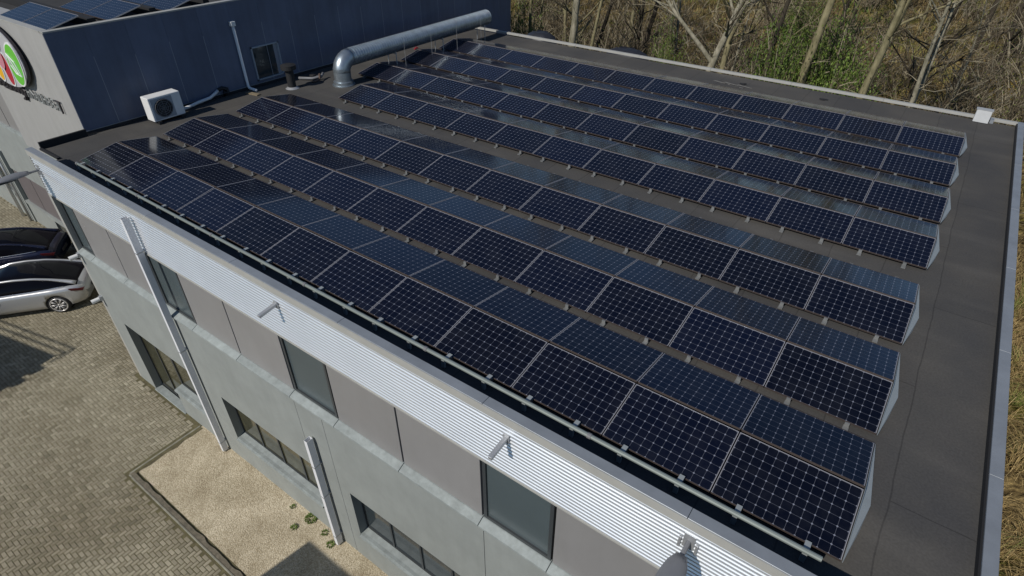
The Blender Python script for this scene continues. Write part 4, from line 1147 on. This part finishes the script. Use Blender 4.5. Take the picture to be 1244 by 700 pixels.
M_flower = mat_attr('forsythia_bloom', 0.6, ramp=((0, (0.42, 0.26, 0.01)), (1, (0.75, 0.52, 0.02))))

def rot_about(v, axis, a): return Matrix.Rotation(a, 3, axis) @ v
def grow(tr, tw_, p, d, L, r, lvl, rnd, tips):
    n = 5 if lvl < 2 else 3
    pts = [p.copy()]; rads = [r]
    for i in range(n):
        d = (d + Vector((rnd.gauss(0, .10), rnd.gauss(0, .10), rnd.gauss(0.03, .05)))).normalized()
        pts.append(pts[-1] + d * L / n); rads.append(r * (1 - 0.45 * (i + 1) / n))
    (tr if lvl < 2 else tw_).tube(pts, rads, [9, 6, 4, 3, 3][lvl], tone=rnd.random(), caps=False)
    if lvl >= 4 or r < 0.007:
        tips.append((pts[-1], d)); return
    kids = [5, 6, 5, 4][lvl]
    for k in range(kids):
        t = rnd.uniform(0.30 if lvl else 0.45, 1.0); i = min(n - 1, int(t * n)); q = pts[i].lerp(pts[i + 1], t * n - i)
        ax = Vector((rnd.gauss(0, 1), rnd.gauss(0, 1), rnd.gauss(0, .4))).normalized()
        nd = rot_about(d, ax, rnd.uniform(0.35, 0.95)); nd.z = nd.z * 0.8 + 0.18; nd.normalize()
        grow(tr, tw_, q, nd, L * rnd.uniform(0.45, 0.68), rads[i] * rnd.uniform(0.35, 0.55), lvl + 1, rnd, tips)
def make_tree(name, bark, h, r, lean, seed, buds=0.15, fork=None, clear=0.4):
    rnd = random.Random(seed)
    tr, tw_, lv = MB(), MB(), MB(); tips = []
    root = empty(name)
    d = Vector((lean[0], lean[1], 1)).normalized()
    # main stem
    n = 9; pts = [Vector((0, 0, -0.3))]; rads = [r * 1.35]; dd = d.copy()
    for i in range(n):
        dd = (dd + Vector((rnd.gauss(0, .035), rnd.gauss(0, .035), 0))).normalized()
        pts.append(pts[-1] + dd * h / n); rads.append(r * (1 - 0.72 * (i + 1) / n))
    fp = []; fr_ = []
    for i in range(n):
        for q_ in range(4):
            fp.append(pts[i].lerp(pts[i + 1], q_ / 4) + Vector((rnd.gauss(0, .05), rnd.gauss(0, .05), 0)) * r); fr_.append((rads[i] + (rads[i + 1] - rads[i]) * q_ / 4) * rnd.uniform(0.93, 1.09))
    fp.append(pts[-1]); fr_.append(rads[-1])
    tr.tube(fp, fr_, 12, caps=False)
    for k in range(26):
        i = rnd.randrange(1, n); q = pts[i].lerp(pts[i + 1], rnd.random()); a = rnd.uniform(0, 6.28)
        e_ = Vector((math.cos(a), math.sin(a), rnd.uniform(-0.1, 0.9))).normalized(); L_ = rnd.uniform(0.5, 1.8); p1 = q + e_ * L_ * .5 + Vector((0, 0, rnd.uniform(-.1, .15)))
        tw_.tube([q, p1, p1 + (e_ + Vector((rnd.gauss(0, .4), rnd.gauss(0, .4), .3))).normalized() * L_ * .5], [0.018, 0.012, 0.005], 3, tone=rnd.random(), caps=False)
        p2 = p1 + (e_ + Vector((rnd.gauss(0, .8), rnd.gauss(0, .8), .1))).normalized() * L_ * .45
        tw_.tube([p1, p2], [0.010, 0.004], 3, tone=rnd.random(), caps=False)
    if name == 'ivy_tree':
        for k in range(1500):
            t_i = rnd.uniform(0.02, 0.62) * n; i = int(t_i); q = pts[i].lerp(pts[i + 1], t_i - i); a = rnd.uniform(0, 6.28); rr_ = r * 1.1 + abs(rnd.gauss(0, .22))
            leaf(lv, q + Vector((math.cos(a), math.sin(a), 0)) * rr_, (math.cos(a), math.sin(a), rnd.gauss(-.2, .6)), 0.12, 0.05, rnd.random() * .4, rnd)
    kids = 12
    for k in range(kids):
        t = rnd.uniform(clear, 0.98); i = min(n - 1, int(t * n)); q = pts[i].lerp(pts[i + 1], t * n - i)
        a = rnd.uniform(0, 6.28); nd = Vector((math.cos(a), math.sin(a), rnd.uniform(0.35, 1.1))).normalized()
        grow(tr, tw_, q, nd, h * rnd.uniform(0.18, 0.32) * (1.15 - 0.5 * t), rads[i] * rnd.uniform(0.35, 0.6), 1, rnd, tips)
    if fork:
        for (t, v, L, rr) in fork:
            i = min(n - 1, int(t * n)); q = pts[i].lerp(pts[i + 1], t * n - i)
            grow(tr, tw_, q, Vector(v).normalized(), L, rr, 0, rnd, tips)
    for p, dq in tips:
        if rnd.random() < buds:
            for _ in range(2): leaf(lv, p + Vector((rnd.gauss(0, .08), rnd.gauss(0, .08), rnd.gauss(0, .08))), (rnd.gauss(0, 1), rnd.gauss(0, 1), rnd.gauss(0.2, 1)), 0.09, 0.03, rnd.random(), rnd)
    t_ = tr.build('trunk', bark, root, smooth=True)
    c = tw_
    cr = c.build('crown', M_twig, root)
    if lv.f: tag(lv.build('ivy' if name == 'ivy_tree' else 'buds', M_leaf if name == 'ivy_tree' else M_bud, cr), kind='stuff')
    return root
def put(o, x, y, rz=0.0, s=1.0):
    o.location = (x, y, terrain_z(x, y) - 0.05); o.rotation_euler = (0, 0, rz); o.scale = (s,) * 3
# camera ground finder: place a base so that the trunk crosses a chosen picture point
def at(u, v, z):
    Mx = co.matrix_world; F_ = 719.3
    d = Mx.to_3x3() @ Vector(((u - 622) / F_, -(v - 350) / F_, -1)); t = (z - CAM.z) / d.z
    return CAM + d * t
def base(u, v, zoff=0.0):
    p = at(u, v, ZG + 0.6)
    for _ in range(8): p = at(u, v, terrain_z(p.x, p.y) + zoff)
    return p
def base_y(u, v, Y):
    Mx = co.matrix_world; F_ = 719.3
    d = Mx.to_3x3() @ Vector(((u - 622) / F_, -(v - 350) / F_, -1)); t = (Y - CAM.y) / d.y
    return CAM + d * t
hero = [  # name, bark, height, radius, lean, point of the stem just over the roof edge (picture u, v), distance, seed, fork, label
    ('pale_tree', M_bark_pale, 17, 0.27, (0.01, 0.02), 691, 44, 24.0, 21, None, 'thick pale-barked tree behind the roof edge near the blue wall'),
    ('slim_tree', M_bark_olive, 14, 0.13, (0.01, 0.03), 707, 46, 25.5, 22, None, 'slim brown tree just right of the thick pale tree'),
    ('slim_tree', M_bark_olive, 14, 0.13, (0, 0), 641, 36, 25.0, 23, None, 'slim greenish tree closest to the corner of the blue wall'),
    ('forked_tree', M_bark_pale, 13, 0.24, (0.10, 0.0), 858, 76, 25.0, 24, [(0.42, (-0.72, -0.1, 1.0), 5.0, 0.12), (0.46, (0.2, 0.1, 1.0), 4.5, 0.10)], 'pale forked tree with a low left limb behind the far roof edge'),
    ('leaning_tree', M_bark_olive, 17, 0.25, (0.02, 0.0), 980, 92, 26.0, 25, None, 'stout olive-barked tree rising out of the bright green bush'),
    ('twin_tree', M_bark_olive, 16, 0.21, (0.03, 0), 1044, 107, 25.0, 26, None, 'left stem of the rough double-trunked tree right of the green bush'),
    ('twin_tree', M_bark_olive, 15, 0.15, (0.06, 0.0), 1052, 107, 25.4, 27, None, 'right stem of the rough double-trunked tree right of the green bush'),
    ('slender_tree', M_bark_pale, 15, 0.11, (0.04, 0.0), 1110, 119, 26.0, 28, None, 'left one of two slender leaning trees behind the far right roof'),
    ('slender_tree', M_bark_pale, 15, 0.125, (0.08, 0.0), 1117, 119, 25.6, 29, None, 'right one of two slender leaning trees behind the far right roof'),
    ('dark_tree', M_bark_dark, 15, 0.16, (0.22, 0.10), 728, 40, 32.0, 30, None, 'dark leaning tree right of the slim brown tree'),
    ('dark_tree', M_bark_dark, 15, 0.19, (0.16, 0.05), 785, 42, 32.0, 31, None, 'dark leaning tree left of the pale forked tree'),
    ('ivy_tree', M_bark_dark, 13, 0.20, (0.02, 0.0), 931, 82, 24.0, 32, None, 'dark ivy-grown tree between the forked tree and the green bush'),
]
for (nm, bk, h, r, lean, u, v, Y, seed, fork, lb) in hero:
    t_ = make_tree(nm, bk, h, r, lean, seed, buds=0.2, fork=fork, clear=0.52)
    p = base_y(u, v, Y); z0 = terrain_z(p.x, p.y); hh = p.z - z0
    x0, y0 = p.x - lean[0] * hh, p.y - lean[1] * hh
    put(t_, x0, y0)
    tag(t_, lb, 'tree', 'bare trees behind the building')
# bulk of the wood, copies of five kinds
protos = []
for k in range(5):
    bk = [M_bark_pale, M_bark_olive, M_bark_dark, M_bark_olive, M_bark_dark][k]
    protos.append(make_tree('woodland_tree', bk, 10 + k, 0.10 + 0.025 * k, (0.04 * (k - 2), 0.03), 60 + k, buds=0.25, clear=0.25))
rw = random.Random(5)
spots = []
tries = 0
while len(spots) < 72 and tries < 5000:
    tries += 1
    y = rw.uniform(26, 92); x = rw.uniform(-20 - (y - 20) * 0.75, 3 + (y - 20) * 0.30)
    if y < 30 and rw.random() < 0.5: continue
    if all((x - a) ** 2 + (y - b_) ** 2 > 9 for a, b_ in spots): spots.append((x, y))
LAB = ['pale-barked bare tree deeper in the wood', 'slim olive-barked bare tree deeper in the wood', 'dark-barked bare tree deeper in the wood', 'tall olive-barked bare tree deeper in the wood', 'stout dark bare tree deeper in the wood']
for i, (x, y) in enumerate(spots):
    k = i % 5
    t_ = protos[k] if i < 5 else copy_tree(protos[k])
    put(t_, x, y, rw.uniform(0, 6.28), rw.uniform(0.8, 1.2)); tag(t_, LAB[k], 'tree', 'bare trees deep in the wood, kind %d' % (k + 1))
# twiggy shrubs
def make_shrub(name, seed, h, n, mat_, lean=0.6, leaves=0, lm=None, lsize=0.06):
    rnd = random.Random(seed); m = MB(); lv = MB()
    for k in range(n):
        a = rnd.uniform(0, 6.28); b0 = Vector((rnd.gauss(0, .18) * h * .5, rnd.gauss(0, .18) * h * .5, 0))
        d = Vector((math.cos(a) * lean * rnd.random(), math.sin(a) * lean * rnd.random(), 1)).normalized()
        L = h * rnd.uniform(0.6, 1.1); p = b0; pts = [p]; rr = 0.024
        for i in range(4):
            d = (d + Vector((rnd.gauss(0, .18), rnd.gauss(0, .18), -0.05))).normalized(); p = p + d * L / 4; pts.append(p)
            for q in range(3):
                e = rot_about(d, Vector((rnd.gauss(0, 1), rnd.gauss(0, 1), rnd.gauss(0, 1))).normalized(), rnd.uniform(.4, 1.0)); p2 = p + e * L * 0.22
                m.tube([p, p.lerp(p2, .5) + Vector((0, 0, .02)), p2], [0.013, 0.010, 0.006], 3, tone=rnd.random(), caps=False)
                for _ in range(leaves):
                    pp = p.lerp(p2, rnd.random()) + Vector((rnd.gauss(0, .07), rnd.gauss(0, .07), rnd.gauss(0, .07))) * h
                    leaf(lv, pp, (rnd.gauss(0, 1), rnd.gauss(0, 1), rnd.gauss(0.3, 1)), lsize * rnd.uniform(.7, 1.4), lsize * .3, rnd.random(), rnd)
        m.tube(pts, [rr, rr * .8, rr * .6, rr * .4, rr * .25], 4, tone=rnd.random(), caps=False)
    root = empty(name)
    m.build('stems', mat_, root)
    if lv.f: lv.build('foliage', lm, root)
    return root
sh = [make_shrub('bare_shrub', 80 + k, 2.0 + 0.5 * k, 26, M_twig, 1.0, leaves=(1 if k == 2 else 0), lm=M_bud) for k in range(3)]
cnt = 0; SL = ['low brown bare shrub in the wood', 'tangled bare shrub in the wood', 'tall bare shrub with first leaves in the wood']
while cnt < 270:
    y = 21 + 70 * rw.random() ** 1.5; x = rw.uniform(-20 - (y - 20) * 0.75, 4 + (y - 20) * 0.33)
    k = cnt % 3
    t_ = sh[k] if cnt < 3 else copy_tree(sh[k])
    put(t_, x, y, rw.uniform(0, 6.28), rw.uniform(0.7, 1.7)); tag(t_, SL[k], 'shrub', 'bare shrubs in the wood, kind %d' % (k + 1)); cnt += 1
# bright green bushes
GBY = [26.5, 27.5, 30, 23.5, 24, 25, 44]
gbs = [(1008, 88, 0.6, 1.35, 'bright green leafy bush around the stout olive tree'), (985, 62, 0.8, 1.0, 'green bush left of the stout olive tree'), (1022, 50, 0.8, 1.15, 'green bush behind and above the bright bush'), (936, 74, 0.6, 0.75, 'dark green ivy bush left of the bright bush'), (630, 30, 0.8, 0.8, 'green bush at the corner of the blue wall'),
       (812, 62, 0.5, 0.6, 'small green bush left of the forked tree'), (985, 8, 1.0, 1.0, 'far green bush high in the picture above the bright bush')]
for i, (u, v, zo, s, lb) in enumerate(gbs):
    b_ = make_shrub('green_bush', 120 + i, 2.2, 34, M_twig, 0.9, leaves=26, lm=M_leaf, lsize=0.07)
    p = base_y(u, v, GBY[i]); b_.location = p - Vector((0, 0, 1.0 * s)); b_.scale = (s * 1.15,) * 3; tag(b_, lb, 'bush', 'green bushes in the wood')
    b_.location.z = terrain_z(p.x, p.y); b_.scale = (s * 1.15, s * 1.15, max(0.5, (p.z + 0.9 - b_.location.z) / 2.4))
fx = [(1212, 125, 0.4, 0.85, 'yellow flowering bush just behind the far right roof corner'), (1236, 92, 0.8, 0.8, 'yellow green flowering bush higher up at the right edge'), (1160, 124, 0.3, 0.5, 'small yellow flowering bush left of the white vent housing')]
for i, (u, v, zo, s, lb) in enumerate(fx):
    b_ = make_shrub('flowering_bush', 150 + i, 1.9, 30, M_twig, 0.8, leaves=7, lm=M_flower if i != 1 else MATS.setdefault('fg', mat_attr('fresh_yellow_leaf', 0.6, ramp=((0, (0.20, 0.19, 0.02)), (1, (0.38, 0.36, 0.03))))), lsize=0.07)
    p = base(u, v, zo); put(b_, p.x, p.y, 0, s); tag(b_, lb, 'bush', 'flowering bushes by the roof corner')
# undergrowth: dead bracken, brambles and leaf-fall nobody could count
ug = MB(); ru = random.Random(9)
for k in range(95000):
    y = 19 + 66 * ru.random() ** 1.7; x = ru.uniform(-20 - (y - 20) * 0.75, 4 + (y - 20) * 0.33)
    dn = noise.noise(Vector((x * 0.25, y * 0.25, 7))) + 0.5 * noise.noise(Vector((x * 0.9, y * 0.9, 2)))
    if dn < -0.15 and ru.random() < 0.75: continue
    z = terrain_z(x, y) - 0.03; L = ru.uniform(0.15, 0.65) * (1 + 0.9 * max(0, dn)) * (1 + (y - 19) / 90)
    a = ru.uniform(0, 6.28); e = ru.uniform(0.15, 1.5)
    d = Vector((math.cos(a) * e, math.sin(a) * e, 1)).normalized(); w = 0.007 + 0.00035 * (y - 19) + (0.012 if ru.random() < .2 else 0)
    s = Vector((-math.sin(a), math.cos(a), 0)) * w; p = Vector((x, y, z)); q = p + d * L * .6; t_ = q + (d + Vector((math.cos(a) * .8, math.sin(a) * .8, -.5))).normalized() * L * .4
    gr = noise.noise(Vector((x * 0.12, y * 0.12, 1))); br = noise.noise(Vector((x * 0.2, y * 0.2, 11)))
    tone = min(1, max(0, 0.34 + 0.55 * br + 0.17 * ru.gauss(0, 1) + (0.40 if gr > 0.10 else 0.0)))
    ug.add([p - s, p + s, q + s * .8, q - s * .8, t_], [(0, 1, 2, 3), (3, 2, 4)], tone)
o = ug.build('undergrowth', M_under); tag(o, 'dead bracken and brambles covering the floor of the wood', 'undergrowth', kind='stuff')
# dry ornamental grass beside the right-hand wall
dg_ = MB(); rg = random.Random(4)
tuft = []
while len(tuft) < 420:
    tuft.append((rg.uniform(1.75, 7.0), rg.uniform(-3.5, 22)))
for (x, y) in tuft:
    z = terrain_z(x, y); gtone = rg.random(); big = rg.uniform(0.7, 1.5)
    dirn = rg.uniform(0, 6.28)
    for k in range(80):
        a = dirn + rg.gauss(0, 1.1); e = rg.uniform(0.2, 1.1); L = big * rg.uniform(0.5, 1.1)
        p = Vector((x + rg.gauss(0, .10), y + rg.gauss(0, .10), z)); d = Vector((math.cos(a) * e, math.sin(a) * e, 1)).normalized(); h_ = Vector((math.cos(a), math.sin(a), 0))
        s = Vector((-math.sin(a), math.cos(a), 0)) * 0.007
        p1 = p + d * L * .45; p2 = p1 + (d + h_ * .5 + Vector((0, 0, -.45))).normalized() * L * .35; p3 = p2 + (h_ + Vector((0, 0, -.6))).normalized() * L * .3
        tone = min(1, max(0, rg.gauss(0.55, 0.2) if gtone < 0.86 else rg.gauss(0.97, 0.05)))
        dg_.add([p - s, p + s, p1 + s, p1 - s, p2 + s * .7, p2 - s * .7, p3], [(0, 1, 2, 3), (3, 2, 4, 5), (5, 4, 6)], tone)
o = dg_.build('dry_grass', M_dry); tag(o, 'tall golden dry grass along the right side of the building', 'grass', kind='stuff')
for i, (x, y, s, lb) in enumerate(((2.6, 4.4, 0.55, 'small green bush in the dry grass near the bottom right corner'), (2.9, 10.5, 0.5, 'small green bush in the dry grass halfway along the right wall'), (2.5, 1.2, 0.4, 'low green bush in the dry grass at the bottom right'))):
    b_ = make_shrub('green_bush', 170 + i, 2.0, 22, M_twig, 0.9, leaves=6, lm=M_leaf, lsize=0.09); put(b_, x, y, 0, s); tag(b_, lb, 'bush', 'green bushes in the dry grass')

# dark covered heaps glimpsed just behind the far roof edge
for (u, v, Y, sx, lb) in ((657, 42, 21.0, 1.05, 'dark blue covered heap behind the far roof edge near the blue wall'), (762, 63, 21.0, 1.35, 'dark blue covered heap behind the far roof edge left of the forked tree')):
    p = base_y(u, v, Y); z0 = terrain_z(p.x, p.y); hh = p.z - z0 + 0.12
    m = MB(); n = 20; ring = []
    prf = [(1.25, 0.0), (1.15, 0.55), (1.0, 0.85), (0.75, 0.97), (0.4, 1.0)]
    for (rr, zz) in prf:
        ring += [(sx * rr * math.cos(2 * math.pi * k / n) * (1 + 0.06 * math.sin(k * 2.7)), 0.8 * rr * math.sin(2 * math.pi * k / n), zz * hh + 0.04 * math.sin(k * 1.9)) for k in range(n)]
    m.add(ring, [(i * n + k, i * n + (k + 1) % n, (i + 1) * n + (k + 1) % n, (i + 1) * n + k) for i in range(4) for k in range(n)] + [tuple(4 * n + k for k in range(n))])
    o = m.build('covered_heap', MATS.setdefault('tarp', mat('dark_tarp', (0.02, 0.022, 0.03), 0.5)), smooth=True); o.location = (p.x, p.y, z0); tag(o, lb, 'covered heap', 'covered heaps behind the roof edge')
